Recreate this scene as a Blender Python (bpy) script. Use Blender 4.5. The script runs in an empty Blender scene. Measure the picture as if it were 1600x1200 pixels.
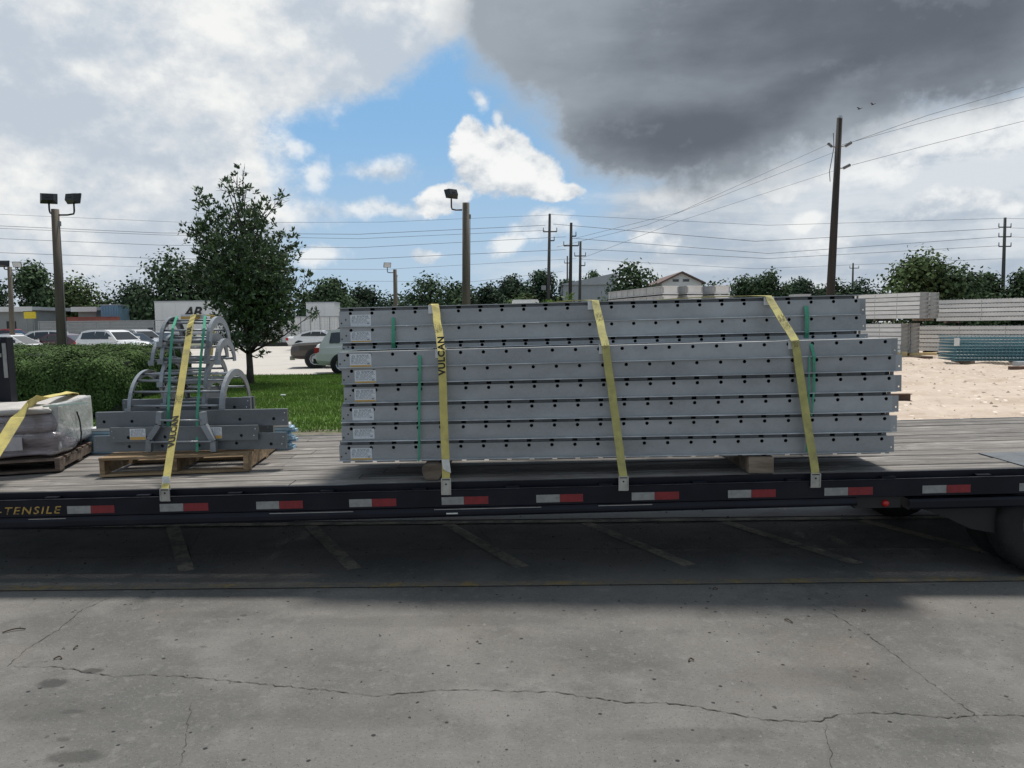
import bpy, math, random
import numpy as np
from mathutils import Matrix, Vector, Euler

random.seed(7)
RNG = np.random.default_rng(11)
SC = bpy.context.scene
COL = SC.collection
rad = math.radians

# ------------------------------------------------------------------ camera
CAM_H, PITCH, ROLL, FPX = 1.70, rad(-4.4), rad(0.6), 1200.0
FWD = Vector((0, math.cos(PITCH), math.sin(PITCH)))
_r0 = Vector((1, 0, 0)); _u0 = _r0.cross(FWD)
RGT = _r0 * math.cos(ROLL) - _u0 * math.sin(ROLL)
UPV = _r0 * math.sin(ROLL) + _u0 * math.cos(ROLL)
cam_d = bpy.data.cameras.new('camera'); cam = bpy.data.objects.new('camera', cam_d); COL.objects.link(cam)
cam_d.sensor_width = 36.0; cam_d.lens = FPX / 1600 * 36; cam_d.clip_start = 0.05; cam_d.clip_end = 3000
mw = Matrix.Identity(4)
for i in range(3):
    mw[i][0] = RGT[i]; mw[i][1] = UPV[i]; mw[i][2] = -FWD[i]
mw[2][3] = CAM_H
cam.matrix_world = mw
SC.camera = cam

def at(px, py, Y):
    """world point seen at photo pixel (1600x1200) at distance Y along +y"""
    d = FWD + RGT * ((px - 800) / FPX) + UPV * ((600 - py) / FPX)
    return Vector((0, 0, CAM_H)) + d * (Y / d.y)
def gnd(px, py, z=0.0):
    d = FWD + RGT * ((px - 800) / FPX) + UPV * ((600 - py) / FPX)
    return Vector((0, 0, CAM_H)) + d * ((z - CAM_H) / d.z)

def lin(r, g, b):
    f = lambda c: (c / 255 / 12.92) if c / 255 <= 0.04045 else ((c / 255 + 0.055) / 1.055) ** 2.4
    return (f(r), f(g), f(b), 1.0)

# ------------------------------------------------------------------ light
SUN_EL, SUN_AZ = 67.0, 12.0          # azimuth from +y towards +x: sun high behind the load
SUN_STRENGTH, SUN_ANGLE = 4.2, 9.0
SKY_STRENGTH = 0.1
EXPOSURE = 0.0
sd = bpy.data.lights.new('sun', 'SUN'); so = bpy.data.objects.new('sun', sd); COL.objects.link(so)
sd.energy = SUN_STRENGTH; sd.angle = rad(SUN_ANGLE); sd.color = (1.0, 0.955, 0.89)
sdir = Vector((math.sin(rad(SUN_AZ)) * math.cos(rad(SUN_EL)), math.cos(rad(SUN_AZ)) * math.cos(rad(SUN_EL)), math.sin(rad(SUN_EL))))
so.rotation_euler = (-sdir).to_track_quat('-Z', 'Y').to_euler(); so.location = (20, 40, 60)
SC.view_settings.view_transform = 'Standard'; SC.view_settings.look = 'None'
SC.view_settings.exposure = EXPOSURE; SC.view_settings.gamma = 1.0; SC.view_settings.use_curve_mapping = False
SC.render.engine = 'CYCLES'
SC.cycles.max_bounces = 6; SC.cycles.diffuse_bounces = 3; SC.cycles.glossy_bounces = 3
SC.cycles.transparent_max_bounces = 8; SC.cycles.caustics_reflective = False; SC.cycles.caustics_refractive = False

# ---- node expression helper
class NT:
    def __init__(s, tree): s.t = tree
    def node(s, typ, **kw):
        n = s.t.nodes.new(typ)
        for k, v in kw.items(): setattr(n, k, v)
        return n
    def link(s, a, b): s.t.links.new(a, b)
    def put(s, sock, v):
        if isinstance(v, X): s.link(v.o, sock)
        elif hasattr(v, 'is_output'): s.link(v, sock)
        else: sock.default_value = v
    def m(s, op, *a, clamp=False):
        n = s.node('ShaderNodeMath', operation=op, use_clamp=clamp)
        for i, v in enumerate(a): s.put(n.inputs[i], v)
        return X(s, n.outputs[0])
    def ss(s, v, lo, hi, a=0.0, b=1.0):
        n = s.node('ShaderNodeMapRange', interpolation_type='SMOOTHSTEP')
        s.put(n.inputs[0], v); n.inputs[1].default_value = lo; n.inputs[2].default_value = hi
        n.inputs[3].default_value = a; n.inputs[4].default_value = b
        return X(s, n.outputs[0])
    def noise(s, vec, scale, detail=4, rough=0.55, dist=0.0, color=False):
        n = s.node('ShaderNodeTexNoise'); s.put(n.inputs['Vector'], vec)
        n.inputs['Scale'].default_value = scale; n.inputs['Detail'].default_value = detail
        n.inputs['Roughness'].default_value = rough; n.inputs['Distortion'].default_value = dist
        return n.outputs['Color'] if color else X(s, n.outputs[0])
    def mix(s, fac, a, b):
        n = s.node('ShaderNodeMix', data_type='RGBA')
        s.put(n.inputs[0], fac); s.put(n.inputs[6], a); s.put(n.inputs[7], b)
        return n.outputs[2]
    def comb(s, x, y, z):
        n = s.node('ShaderNodeCombineXYZ')
        for i, v in enumerate((x, y, z)): s.put(n.inputs[i], v)
        return n.outputs[0]
    def sep(s, v):
        n = s.node('ShaderNodeSeparateXYZ'); s.put(n.inputs[0], v)
        return [X(s, n.outputs[i]) for i in range(3)]
class X:
    def __init__(s, nt, o): s.nt, s.o = nt, o
    def __add__(s, b): return s.nt.m('ADD', s, b)
    __radd__ = __add__
    def __mul__(s, b): return s.nt.m('MULTIPLY', s, b)
    __rmul__ = __mul__
    def __sub__(s, b): return s.nt.m('SUBTRACT', s, b)
    def __rsub__(s, b): return s.nt.m('SUBTRACT', b, s)
    def __truediv__(s, b): return s.nt.m('DIVIDE', s, b)

# ------------------------------------------------------------------ sky
W = bpy.data.worlds.new('World'); SC.world = W; W.use_nodes = True
W.node_tree.nodes.clear()
N = NT(W.node_tree)
sky = N.node('ShaderNodeTexSky', sky_type='NISHITA', sun_disc=False)
sky.sun_elevation = rad(SUN_EL); sky.sun_rotation = rad(SUN_AZ); sky.air_density = 1.0; sky.dust_density = 0.6; sky.ozone_density = 2.0
tc = N.node('ShaderNodeTexCoord')
D = tc.outputs['Generated']
dx, dy, dz = N.sep(D)
DEG = 57.29578
AZ = N.m('ARCTAN2', dx, dy) * DEG            # degrees right of straight ahead
EL = N.m('ARCSINE', dz) * DEG                # degrees above the horizon
def pe(px, py):                              # photo pixel -> (azimuth, elevation)
    d = (FWD + RGT * ((px - 800) / FPX) + UPV * ((600 - py) / FPX)).normalized()
    return math.degrees(math.atan2(d.x, d.y)), math.degrees(math.asin(d.z))
# cloud space: stretched vertically near the horizon
w1 = N.sep(N.noise(D, 3.2, 3, 0.5, color=True)); w2 = N.sep(N.noise(D, 11.0, 5, 0.6, color=True))
U = AZ + (w1[0] - 0.5) * 6.0 + (w2[0] - 0.5) * 3.2
V = EL + (w1[1] - 0.5) * 4.5 + (w2[1] - 0.5) * 2.6
def ell(px, py, rx, ry, rot=0.0, uv=None):
    cu, cv = pe(px, py); u, v = uv or (U, V)
    k = 0.0455                               # degrees per photo pixel (mean over the frame)
    ru, rv = rx * k, ry * k
    a = rad(rot); c, s = math.cos(a), math.sin(a)
    du, dv = u - cu, v - cv
    p = (du * c + dv * s) * (1 / ru); q = (dv * c - du * s) * (1 / rv)
    return 1.0 - N.m('SQRT', p * p + q * q)
def union(lst):
    r = lst[0]
    for e in lst[1:]: r = N.m('SMOOTH_MAX', r, e, 0.25)
    return r
def fbm(scale, z=0.0, detail=8, rough=0.62, zs=1.0):
    vec = N.comb(dx + z, dy, dz * zs)
    return N.noise(vec, scale, detail, rough)
f_big = fbm(4.0, 0.0, 8, 0.6, 1.6); f_mid = fbm(9.0, 3.0, 8, 0.6, 1.4); f_fine = fbm(22.0, 5.0, 6, 0.62, 1.3)
# same fields looked up slightly higher: difference shades the billows from above
f_mid_up = N.noise(N.comb(dx + 3.0, dy, (dz + 0.022) * 1.4), 9.0, 8, 0.6)
f_fine_up = N.noise(N.comb(dx + 5.0, dy, (dz + 0.010) * 1.3), 22.0, 6, 0.62)
f_soft = N.noise(N.comb(dx + 9.0, dy, dz * 1.5), 5.0, 4, 0.5)
shade = (f_mid - f_mid_up) * 2.2 + (f_fine - f_fine_up) * 1.0

blue = N.mix(1.0, N.mix(0.0, sky.outputs[0], sky.outputs[0]), sky.outputs[0])
def scale_col(c, k):
    n = N.node('ShaderNodeVectorMath', operation='SCALE'); N.put(n.inputs[0], c); N.put(n.inputs[3], k); return n.outputs[0]
def C(r, g, b):                              # display colour -> value before the background strength
    l = lin(r, g, b); return (l[0] / SKY_STRENGTH, l[1] / SKY_STRENGTH, l[2] / SKY_STRENGTH, 1)
blue = scale_col(sky.outputs[0], 1.0)
n_ = N.node('ShaderNodeMix', data_type='RGBA', blend_type='MULTIPLY'); n_.inputs[0].default_value = 1.0
N.put(n_.inputs[6], blue); n_.inputs[7].default_value = (0.80, 0.93, 1.06, 1); blue = n_.outputs[2]
blue = N.mix(0.75, blue, C(138, 188, 230))
col = blue
# pale milky air towards the horizon and a thin broken veil to the lower right
f_str = N.noise(N.comb(dx, dy, dz * 7.0), 3.0, 6, 0.6)
veil_h = N.ss(EL, 16.0, 1.0)
col = N.mix(N.m('MULTIPLY', veil_h, 0.8, clamp=True), col, C(188, 206, 222))
veil_r = union([ell(1330, 400, 560, 150), ell(1500, 270, 330, 120), ell(1060, 330, 170, 60)])
vr = N.ss(veil_r + (f_str - 0.5) * 1.0 + (f_mid - 0.5) * 0.5, -0.05, 0.5)
col = N.mix(vr * 0.88, col, N.mix(N.ss(f_str + (f_mid - 0.5) * 0.7, 0.36, 0.66), C(176, 187, 200), C(222, 226, 229)))
# general broken cover everywhere outside the frame
gen = N.ss(f_big + (f_mid - 0.5) * 0.35, 0.44, 0.60) * N.ss(N.m('ABSOLUTE', AZ), 40.0, 60.0)
gcol = N.mix(N.ss(f_mid, 0.35, 0.65), C(150, 158, 168), C(214, 219, 224))
col = N.mix(gen, col, gcol)
# big white cloud, upper left
L = union([ell(40, 210, 390, 350, 0), ell(400, 0, 400, 175, 10), ell(40, 470, 330, 110, 0), ell(270, 330, 190, 140, 0), ell(-250, 200, 330, 330, 0)])
L = L + (f_mid - 0.5) * 0.36 + (f_fine - 0.5) * 0.30
lm = N.ss(L, -0.02, 0.20)
lc = N.mix(N.ss(f_soft * 0.7 + f_mid * 0.3 + shade * 0.22, 0.38, 0.64), C(192, 203, 215), C(228, 231, 233))
lc = N.mix(N.ss(shade * 0.55 + (f_soft - 0.5) * 1.5 + (f_mid - 0.5) * 0.5, 0.10, 0.50), lc, C(246, 247, 245))
col = N.mix(lm, col, lc)
# cumulus in the gap and low small ones
cu = union([ell(765, 255, 72, 55), ell(720, 225, 38, 34), ell(820, 280, 62, 38), ell(690, 305, 50, 26), ell(860, 305, 60, 18)])
cu2 = union([ell(600, 262, 62, 22), ell(512, 272, 24, 34), ell(480, 240, 18, 20), ell(460, 322, 110, 26), ell(600, 325, 70, 18), ell(742, 165, 24, 20), ell(775, 190, 14, 16)])
cu3 = union([ell(840, 358, 58, 26), ell(800, 374, 44, 18), ell(510, 388, 50, 20), ell(1010, 360, 52, 20), ell(1275, 342, 34, 14), ell(1490, 325, 60, 18), ell(1290, 380, 60, 14), ell(660, 388, 34, 10), ell(1080, 295, 80, 16), ell(1230, 300, 60, 14), ell(1570, 322, 40, 16), ell(1450, 225, 120, 34), ell(1560, 200, 110, 40), ell(1380, 265, 90, 24), ell(1180, 270, 110, 20)])
f_wisp = N.noise(N.comb(dx + 2.0, dy, dz * 1.2), 55.0, 5, 0.65)
edge = (f_mid - 0.5) * 0.8 + (f_fine - 0.5) * 1.2 + (f_wisp - 0.5) * 0.6
for fld, lo, hi, amt in ((cu3, -0.15, 0.55, 0.8), (cu2, -0.10, 0.85, 0.78), (cu, -0.06, 0.24, 1.0)):
    F = fld + edge * (0.95 if fld is not cu else 0.60)
    cc = N.mix(N.ss(shade * 0.8 + (f_soft - 0.5) * 0.9 + fld * 0.12, -0.30, 0.26), C(190, 200, 211), C(247, 248, 247))
    col = N.mix(N.ss(F, lo, hi) * amt, col, cc)
# dark rain cloud, upper right, running overhead
Dk = union([ell(1200, -60, 500, 320, 8), ell(1000, 185, 165, 100, 4), ell(1150, 150, 220, 105, 10), ell(1560, -10, 330, 140, 14), ell(850, 20, 120, 110, 0), ell(1340, 125, 170, 75, 16)])
Dk = Dk + (f_mid - 0.5) * 0.30 + (f_fine - 0.5) * 0.14
over = N.ss(EL + (f_big - 0.5) * 30.0, 30.0, 48.0)
behind = N.ss(N.m('ABSOLUTE', AZ), 62.0, 100.0) * 0.55  # unseen grey cover behind the camera, weighted for fill on the steel
dm = N.m('MAXIMUM', N.ss(Dk, -0.04, 0.22), N.m('MAXIMUM', over * 0.92, behind))
core = union([ell(1090, 205, 270, 60, 8), ell(1300, 130, 330, 60, 15), ell(1480, 50, 260, 90, 12), ell(1400, 30, 380, 130, 8)])
f_roll = N.noise(N.comb(dx * 0.8 + 4.0, dy, dz * 2.6), 6.0, 6, 0.58)
dcol = N.mix(N.ss(core + (f_soft - 0.5) * 1.1 + (f_roll - 0.5) * 1.3, -0.8, 0.9), C(158, 167, 176), C(100, 106, 116))
dcol = N.mix(N.ss(Dk + (f_fine - 0.5) * 0.2, 0.24, 0.06), dcol, C(176, 184, 192))
dcol = N.mix(N.ss(shade, 0.14, 0.5) * 0.12, dcol, C(180, 186, 193))
col = N.mix(dm, col, dcol)
# below the horizon: dull ground colour
col = N.mix(N.ss(EL, -0.2, -2.0), col, C(120, 118, 112))
bg = N.node('ShaderNodeBackground'); N.put(bg.inputs[0], col); bg.inputs[1].default_value = SKY_STRENGTH
wo = N.node('ShaderNodeOutputWorld'); N.link(bg.outputs[0], wo.inputs[0])
try: W.cycles.sampling_method = 'MANUAL'; W.cycles.sample_map_resolution = 512
except Exception: pass

# ------------------------------------------------------------------ materials
MATS = {}
def mat(name, base, rough=0.7, metal=0.0, var=0.12, scale=6.0, bump=0.0, bscale=60.0, spec=0.5, col2=None, island=0.0,
        stretch=(1, 1, 1), coat=0.0, dirt=None, dirt_scale=2.0, dirt_lo=0.55, dirt_hi=0.75, trans=0.0, alpha=None, obj_rand=0.0):
    if name in MATS: return MATS[name]
    m = bpy.data.materials.new(name); m.use_nodes = True; m.node_tree.nodes.clear(); n = NT(m.node_tree)
    b = n.node('ShaderNodeBsdfPrincipled'); o = n.node('ShaderNodeOutputMaterial')
    tcn = n.node('ShaderNodeTexCoord'); mp = n.node('ShaderNodeMapping'); n.link(tcn.outputs['Object'], mp.inputs[0])
    mp.inputs['Scale'].default_value = stretch
    vec = mp.outputs[0]
    if obj_rand:
        oi = n.node('ShaderNodeObjectInfo'); ad = n.node('ShaderNodeVectorMath', operation='ADD'); n.link(vec, ad.inputs[0])
        r3 = X(n, oi.outputs['Random']) * 37.0; n.link(n.comb(r3, r3 * 1.7, r3 * 0.6), ad.inputs[1]); vec = ad.outputs[0]
    base4 = tuple(base[:3]) + (1,)
    f = n.noise(vec, scale, 6, 0.6)
    lo = tuple(c * (1 - var) for c in base4[:3]) + (1,); hi = tuple(min(1, c * (1 + var)) for c in base4[:3]) + (1,)
    c = n.mix(n.ss(f, 0.3, 0.7), lo, hi)
    if col2 is not None:
        c = n.mix(n.ss(n.noise(vec, scale * 0.37, 5, 0.65), 0.42, 0.62), c, tuple(col2[:3]) + (1,))
    if dirt is not None:
        d = n.noise(vec, dirt_scale, 8, 0.7)
        c = n.mix(n.ss(d, dirt_lo, dirt_hi), c, tuple(dirt[:3]) + (1,))
    if obj_rand:
        k = X(n, n.node('ShaderNodeObjectInfo').outputs['Random']) * (2 * obj_rand) + (1 - obj_rand)
        sc = n.node('ShaderNodeVectorMath', operation='SCALE'); n.put(sc.inputs[0], c); n.put(sc.inputs[3], k); c = sc.outputs[0]
    if island:
        g = n.node('ShaderNodeNewGeometry'); k = X(n, g.outputs['Random Per Island']) * (2 * island) + (1 - island)
        sc = n.node('ShaderNodeVectorMath', operation='SCALE'); n.put(sc.inputs[0], c); n.put(sc.inputs[3], k); c = sc.outputs[0]
    n.put(b.inputs['Base Color'], c)
    b.inputs['Metallic'].default_value = metal
    n.put(b.inputs['Roughness'], n.m('ADD', rough, (f - 0.5) * 0.25, clamp=True))
    b.inputs['Specular IOR Level'].default_value = spec
    if coat: b.inputs['Coat Weight'].default_value = coat; b.inputs['Coat Roughness'].default_value = 0.08
    if bump:
        bp = n.node('ShaderNodeBump'); bp.inputs['Strength'].default_value = bump; bp.inputs['Distance'].default_value = 0.02
        n.put(bp.inputs['Height'], n.noise(vec, bscale, 5, 0.6)); n.link(bp.outputs[0], b.inputs['Normal'])
    sh = b.outputs[0]
    if trans:
        t = n.node('ShaderNodeBsdfTranslucent'); n.put(t.inputs[0], c)
        ms = n.node('ShaderNodeMixShader'); ms.inputs[0].default_value = trans; n.link(sh, ms.inputs[1]); n.link(t.outputs[0], ms.inputs[2]); sh = ms.outputs[0]
    if alpha is not None: b.inputs['Alpha'].default_value = alpha
    n.link(sh, o.inputs[0]); MATS[name] = m
    return m

def ground_mat(name, base, cols, spk=None, bump=0.15, bscale=40, rough=0.9, stains=()):
    """cols: list of (colour, noise scale, lo, hi, amount); spk: (light speck, dark speck)"""
    m = bpy.data.materials.new(name); m.use_nodes = True; m.node_tree.nodes.clear(); n = NT(m.node_tree)
    b = n.node('ShaderNodeBsdfPrincipled'); o = n.node('ShaderNodeOutputMaterial')
    g = n.node('ShaderNodeNewGeometry'); P = g.outputs['Position']
    c = tuple(base[:3]) + (1,)
    for i, (cc, s, lo, hi, amt) in enumerate(cols):
        px, py, pz = n.sep(P); v = n.comb(px + 7.3 * i, py + 3.1 * i, pz)
        c = n.mix(n.ss(n.noise(v, s, 7, 0.62), lo, hi) * amt, c, tuple(cc[:3]) + (1,))
    if spk:
        for (cc, s, thr) in spk:
            vo = n.node('ShaderNodeTexVoronoi'); n.link(P, vo.inputs['Vector']); vo.inputs['Scale'].default_value = s
            dd = X(n, vo.outputs['Distance']); rr = n.sep(vo.outputs['Color'])[0]
            c = n.mix(n.ss(dd, 0.32, 0.22) * n.ss(rr, thr, thr + 0.02), c, tuple(cc[:3]) + (1,))
    if stains:
        px, py, pz = n.sep(P); wv = n.sep(n.noise(P, 9.0, 4, 0.6, color=True)); qx = px + (wv[0] - 0.5) * 0.09; qy = py + (wv[1] - 0.5) * 0.06; fs = n.noise(P, 40.0, 4, 0.6)
        for (sx, sy, rx, ry, amt) in stains:
            a_ = (qx - sx) * (1 / rx); b_ = (qy - sy) * (1 / ry)
            c = n.mix(n.ss(a_ * a_ + b_ * b_ + (fs - 0.5) * 0.9, 1.25, 0.35) * amt, c, (0.050, 0.049, 0.046, 1))
    n.put(b.inputs['Base Color'], c); b.inputs['Roughness'].default_value = rough; b.inputs['Specular IOR Level'].default_value = 0.25
    bp = n.node('ShaderNodeBump'); bp.inputs['Strength'].default_value = bump; bp.inputs['Distance'].default_value = 0.02
    n.put(bp.inputs['Height'], n.noise(P, bscale, 6, 0.7)); n.link(bp.outputs[0], b.inputs['Normal'])
    n.link(b.outputs[0], o.inputs[0]); return m

g3 = lambda v: (v, v, v)
STAINS = [(82, 1068, 0.085, 0.05, 0.8), (144, 1048, 0.06, 0.04, 0.75), (112, 1112, 0.06, 0.02, 0.5), (120, 1182, 0.12, 0.05, 0.6), (98, 1156, 0.03, 0.018, 0.5), (381, 962, 0.022, 0.02, 0.6), (318, 1010, 0.02, 0.012, 0.4), (60, 1110, 0.4, 0.12, 0.25),
          (700, 970, 0.9, 0.10, 0.22), (1260, 1060, 0.55, 0.16, 0.26), (1090, 1150, 0.35, 0.07, 0.3), (1490, 1150, 0.25, 0.08, 0.32), (560, 1120, 0.5, 0.12, 0.18), (330, 960, 0.35, 0.06, 0.2)]
M_conc = ground_mat('old concrete', (0.158, 0.151, 0.140),
    [((0.098, 0.097, 0.092), 0.75, 0.42, 0.62, 0.75), ((0.200, 0.190, 0.177), 1.6, 0.48, 0.68, 0.7), ((0.175, 0.145, 0.122), 0.9, 0.52, 0.7, 0.40),
     ((0.085, 0.084, 0.080), 4.2, 0.54, 0.72, 0.45), ((0.215, 0.208, 0.196), 11.0, 0.54, 0.68, 0.40), ((0.22, 0.215, 0.205), 48.0, 0.53, 0.66, 0.35), ((0.070, 0.069, 0.066), 70.0, 0.55, 0.68, 0.55), ((0.05, 0.05, 0.048), 17.0, 0.66, 0.73, 0.6)],
    spk=[((0.24, 0.235, 0.225), 150, 0.90), ((0.06, 0.06, 0.058), 110, 0.88), ((0.03, 0.03, 0.03), 27, 0.965)], bump=0.5, bscale=70,
    stains=[(gnd(a, b_).x, gnd(a, b_).y, rx, ry, am) for a, b_, rx, ry, am in STAINS])
M_lot = ground_mat('pale concrete lot', (0.46, 0.43, 0.39), [((0.36, 0.34, 0.31), 0.25, 0.45, 0.65, 0.6), ((0.52, 0.49, 0.45), 1.0, 0.5, 0.7, 0.5)])
M_dirt = ground_mat('pale caliche dirt', (0.49, 0.405, 0.33),
    [((0.40, 0.315, 0.24), 0.35, 0.45, 0.65, 0.7), ((0.58, 0.48, 0.39), 1.4, 0.5, 0.68, 0.7), ((0.36, 0.275, 0.205), 3.0, 0.52, 0.68, 0.6), ((0.25, 0.19, 0.15), 9.0, 0.60, 0.72, 0.6), ((0.62, 0.53, 0.44), 5.0, 0.56, 0.7, 0.5)],
    spk=[((0.16, 0.13, 0.10), 5, 0.9), ((0.66, 0.58, 0.50), 7, 0.88)], bump=0.8, bscale=4)
M_far = ground_mat('far rough ground', (0.20, 0.19, 0.165), [((0.12, 0.14, 0.08), 0.08, 0.45, 0.6, 0.8)])
M_soil = ground_mat('lawn soil', (0.085, 0.14, 0.030), [((0.055, 0.10, 0.022), 0.5, 0.45, 0.6, 0.7), ((0.085, 0.115, 0.035), 1.6, 0.52, 0.7, 0.6), ((0.11, 0.11, 0.045), 5, 0.6, 0.75, 0.4)], bump=0.8, bscale=30)
M_paint_y = ground_mat('worn yellow paint', (0.22, 0.165, 0.075), [((0.135, 0.13, 0.12), 6.0, 0.36, 0.54, 0.85), ((0.10, 0.10, 0.095), 22.0, 0.5, 0.6, 0.6)])
M_paint_w = ground_mat('worn pale paint', (0.33, 0.295, 0.23), [((0.17, 0.16, 0.145), 5.0, 0.42, 0.62, 0.85), ((0.10, 0.10, 0.095), 20.0, 0.5, 0.6, 0.55)])
M_paint_edge = ground_mat('faint pale paint', (0.42, 0.38, 0.30), [((0.15, 0.145, 0.135), 4.0, 0.42, 0.6, 0.85)])
M_crack = mat('crack fill', (0.045, 0.042, 0.036), 0.95, 0, 0.5, 9)
def steel_mat(name, base, k=1.0, rough=0.45):
    m = bpy.data.materials.new(name); m.use_nodes = True; m.node_tree.nodes.clear(); n = NT(m.node_tree)
    b = n.node('ShaderNodeBsdfPrincipled'); o = n.node('ShaderNodeOutputMaterial'); t = n.node('ShaderNodeTexCoord'); oi = n.node('ShaderNodeObjectInfo')
    x, y, z = n.sep(t.outputs['Object']); r = X(n, oi.outputs['Random'])
    v = n.comb(x + r * 37.0, y + r * 11.0, z + r * 23.0)
    big = n.noise(n.comb(x * 0.7 + r * 37.0, y, z * 1.6 + r * 9.0), 1.6, 5, 0.6); mid = n.noise(v, 9.0, 6, 0.65)
    sp = n.node('ShaderNodeTexVoronoi'); n.put(sp.inputs['Vector'], v); sp.inputs['Scale'].default_value = 70.0; spx = n.sep(sp.outputs['Color'])[0]
    scr_ = n.noise(n.comb(x * 2.2 + r * 5.0, y * 30.0, z * 95.0 + r * 71.0), 1.0, 5, 0.7); drip = n.noise(n.comb(x * 34.0 + r * 51.0, y, z * 3.0), 1.0, 4, 0.6)
    c3 = lambda f, tint=(1, 1, 1): tuple(base[i] * f * tint[i] for i in range(3)) + (1,)
    c = n.mix(n.ss(big, 0.34, 0.66), c3(0.74), c3(1.16)); c = n.mix(n.ss(mid, 0.35, 0.70) * 0.45, c, c3(0.88, (1.03, 1.0, 0.96)))
    c = n.mix(spx * 0.22, c, c3(1.22)); c = n.mix(n.ss(scr_, 0.64, 0.72) * 0.45, c, c3(1.35)); c = n.mix(n.ss(scr_, 0.36, 0.28) * 0.35, c, c3(0.62))
    c = n.mix(n.ss(drip, 0.62, 0.74) * n.ss(big, 0.45, 0.65) * 0.4, c, c3(0.66, (1.06, 1.0, 0.92)))
    st = n.noise(n.comb(x * 2.5 + r * 91.0, y, z * 14.0 + r * 13.0), 1.7, 7, 0.7); c = n.mix(n.ss(st, 0.66, 0.76) * 0.7, c, (0.21, 0.155, 0.12, 1))
    k_ = r * 0.30 + 0.85; sc = n.node('ShaderNodeVectorMath', operation='SCALE'); n.put(sc.inputs[0], c); n.put(sc.inputs[3], k_)
    n.put(b.inputs['Base Color'], sc.outputs[0]); b.inputs['Metallic'].default_value = 0.3
    n.put(b.inputs['Roughness'], n.m('ADD', rough, (mid - 0.5) * 0.3 + (spx - 0.5) * 0.08, clamp=True))
    bp = n.node('ShaderNodeBump'); bp.inputs['Strength'].default_value = 0.25; bp.inputs['Distance'].default_value = 0.01
    n.put(bp.inputs['Height'], n.noise(n.comb(x * 1.3 + r * 17, y, z * 3.0), 3.0, 3, 0.5)); n.link(bp.outputs[0], b.inputs['Normal']); n.link(b.outputs[0], o.inputs[0]); return m
M_steel = steel_mat('grey form steel', (0.325, 0.338, 0.345))
M_beam = steel_mat('dark beam steel', (0.155, 0.17, 0.182), rough=0.42)
M_recess = mat('steel with painted shade', (0.21, 0.222, 0.232), 0.6, 0.2, 0.2, 5)  # darker than the form steel: shade under the lips painted in
M_edge = mat('painted edge highlight', (0.52, 0.54, 0.56), 0.4, 0.3, 0.2, 6, obj_rand=0.2, col2=(0.36, 0.38, 0.40))  # lighter colour puts the lit highlight into the panel lips
M_steel_d = mat('form steel inside', (0.20, 0.21, 0.22), 0.7, 0.2, 0.15, 5)
M_hole = mat('painted hole shade', (0.035, 0.037, 0.04), 0.9)  # near-black colour stands in for the shade inside holes and notches
M_galv = steel_mat('column form steel', (0.27, 0.295, 0.32), rough=0.4)
M_pale = mat('pale yard steel', (0.80, 0.80, 0.78), 0.5, 0.0, 0.06, 1.5, 0, col2=(0.70, 0.70, 0.69), obj_rand=0.08)
M_pale_d = mat('yard steel frame end', (0.36, 0.355, 0.34), 0.6, 0.1, 0.2, 4)
M_frame = mat('trailer paint', (0.006, 0.007, 0.013), 0.42, 0.0, 0.3, 3.0, 0.04, 20, dirt=(0.014, 0.0135, 0.014), dirt_scale=3, dirt_lo=0.5, dirt_hi=0.8, coat=0.0, spec=0.25)
M_frame2 = mat('black chassis', (0.012, 0.012, 0.013), 0.6, 0, 0.3, 4)
M_bare = mat('bare worn steel and painted glint', (0.42, 0.42, 0.42), 0.35, 0.8, 0.2, 8)
M_plate = mat('steel deck plate', (0.10, 0.11, 0.12), 0.6, 0.3, 0.2, 6, 0.3, 60)
def wood_mat(name, base, dark, light, xs=1.6, ys=26, orr=0.25, grain=0.65):
    m = bpy.data.materials.new(name); m.use_nodes = True; m.node_tree.nodes.clear(); n = NT(m.node_tree)
    b = n.node('ShaderNodeBsdfPrincipled'); o = n.node('ShaderNodeOutputMaterial'); t = n.node('ShaderNodeTexCoord'); oi = n.node('ShaderNodeObjectInfo')
    x, y, z = n.sep(t.outputs['Object']); r = X(n, oi.outputs['Random'])
    v = n.comb(x * xs + r * 31.0, y * ys + r * 17.0, z * ys)
    f = n.noise(v, 1.0, 8, 0.68, 0.4); f2 = n.noise(n.comb(x * 2.2 + r * 11, y * 6.0, z * 6.0), 1.3, 6, 0.6)
    c = n.mix(n.ss(f, 0.33, 0.68), tuple(dark) + (1,), tuple(base) + (1,))
    c = n.mix(n.ss(f2, 0.52, 0.72) * grain, c, tuple(light) + (1,))
    c = n.mix(n.ss(n.noise(n.comb(x * 3.2 + r * 7, y * 9.0, z), 1.5, 7, 0.7), 0.60, 0.70) * 0.6, c, tuple(k * 0.45 for k in dark) + (1,))
    sc = n.node('ShaderNodeVectorMath', operation='SCALE'); n.put(sc.inputs[0], c); n.put(sc.inputs[3], r * (2 * orr) + (1 - orr))
    n.put(b.inputs['Base Color'], sc.outputs[0]); b.inputs['Roughness'].default_value = 0.85; b.inputs['Specular IOR Level'].default_value = 0.25
    bp = n.node('ShaderNodeBump'); bp.inputs['Strength'].default_value = 0.6; bp.inputs['Distance'].default_value = 0.006
    n.put(bp.inputs['Height'], f); n.link(bp.outputs[0], b.inputs['Normal']); n.link(b.outputs[0], o.inputs[0]); return m
M_deck = wood_mat('weathered deck wood', (0.245, 0.228, 0.210), (0.105, 0.096, 0.088), (0.36, 0.34, 0.32), orr=0.16)
M_pallet = wood_mat('pallet wood', (0.33, 0.235, 0.14), (0.15, 0.10, 0.06), (0.46, 0.35, 0.22), 2.5, 22)
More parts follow.
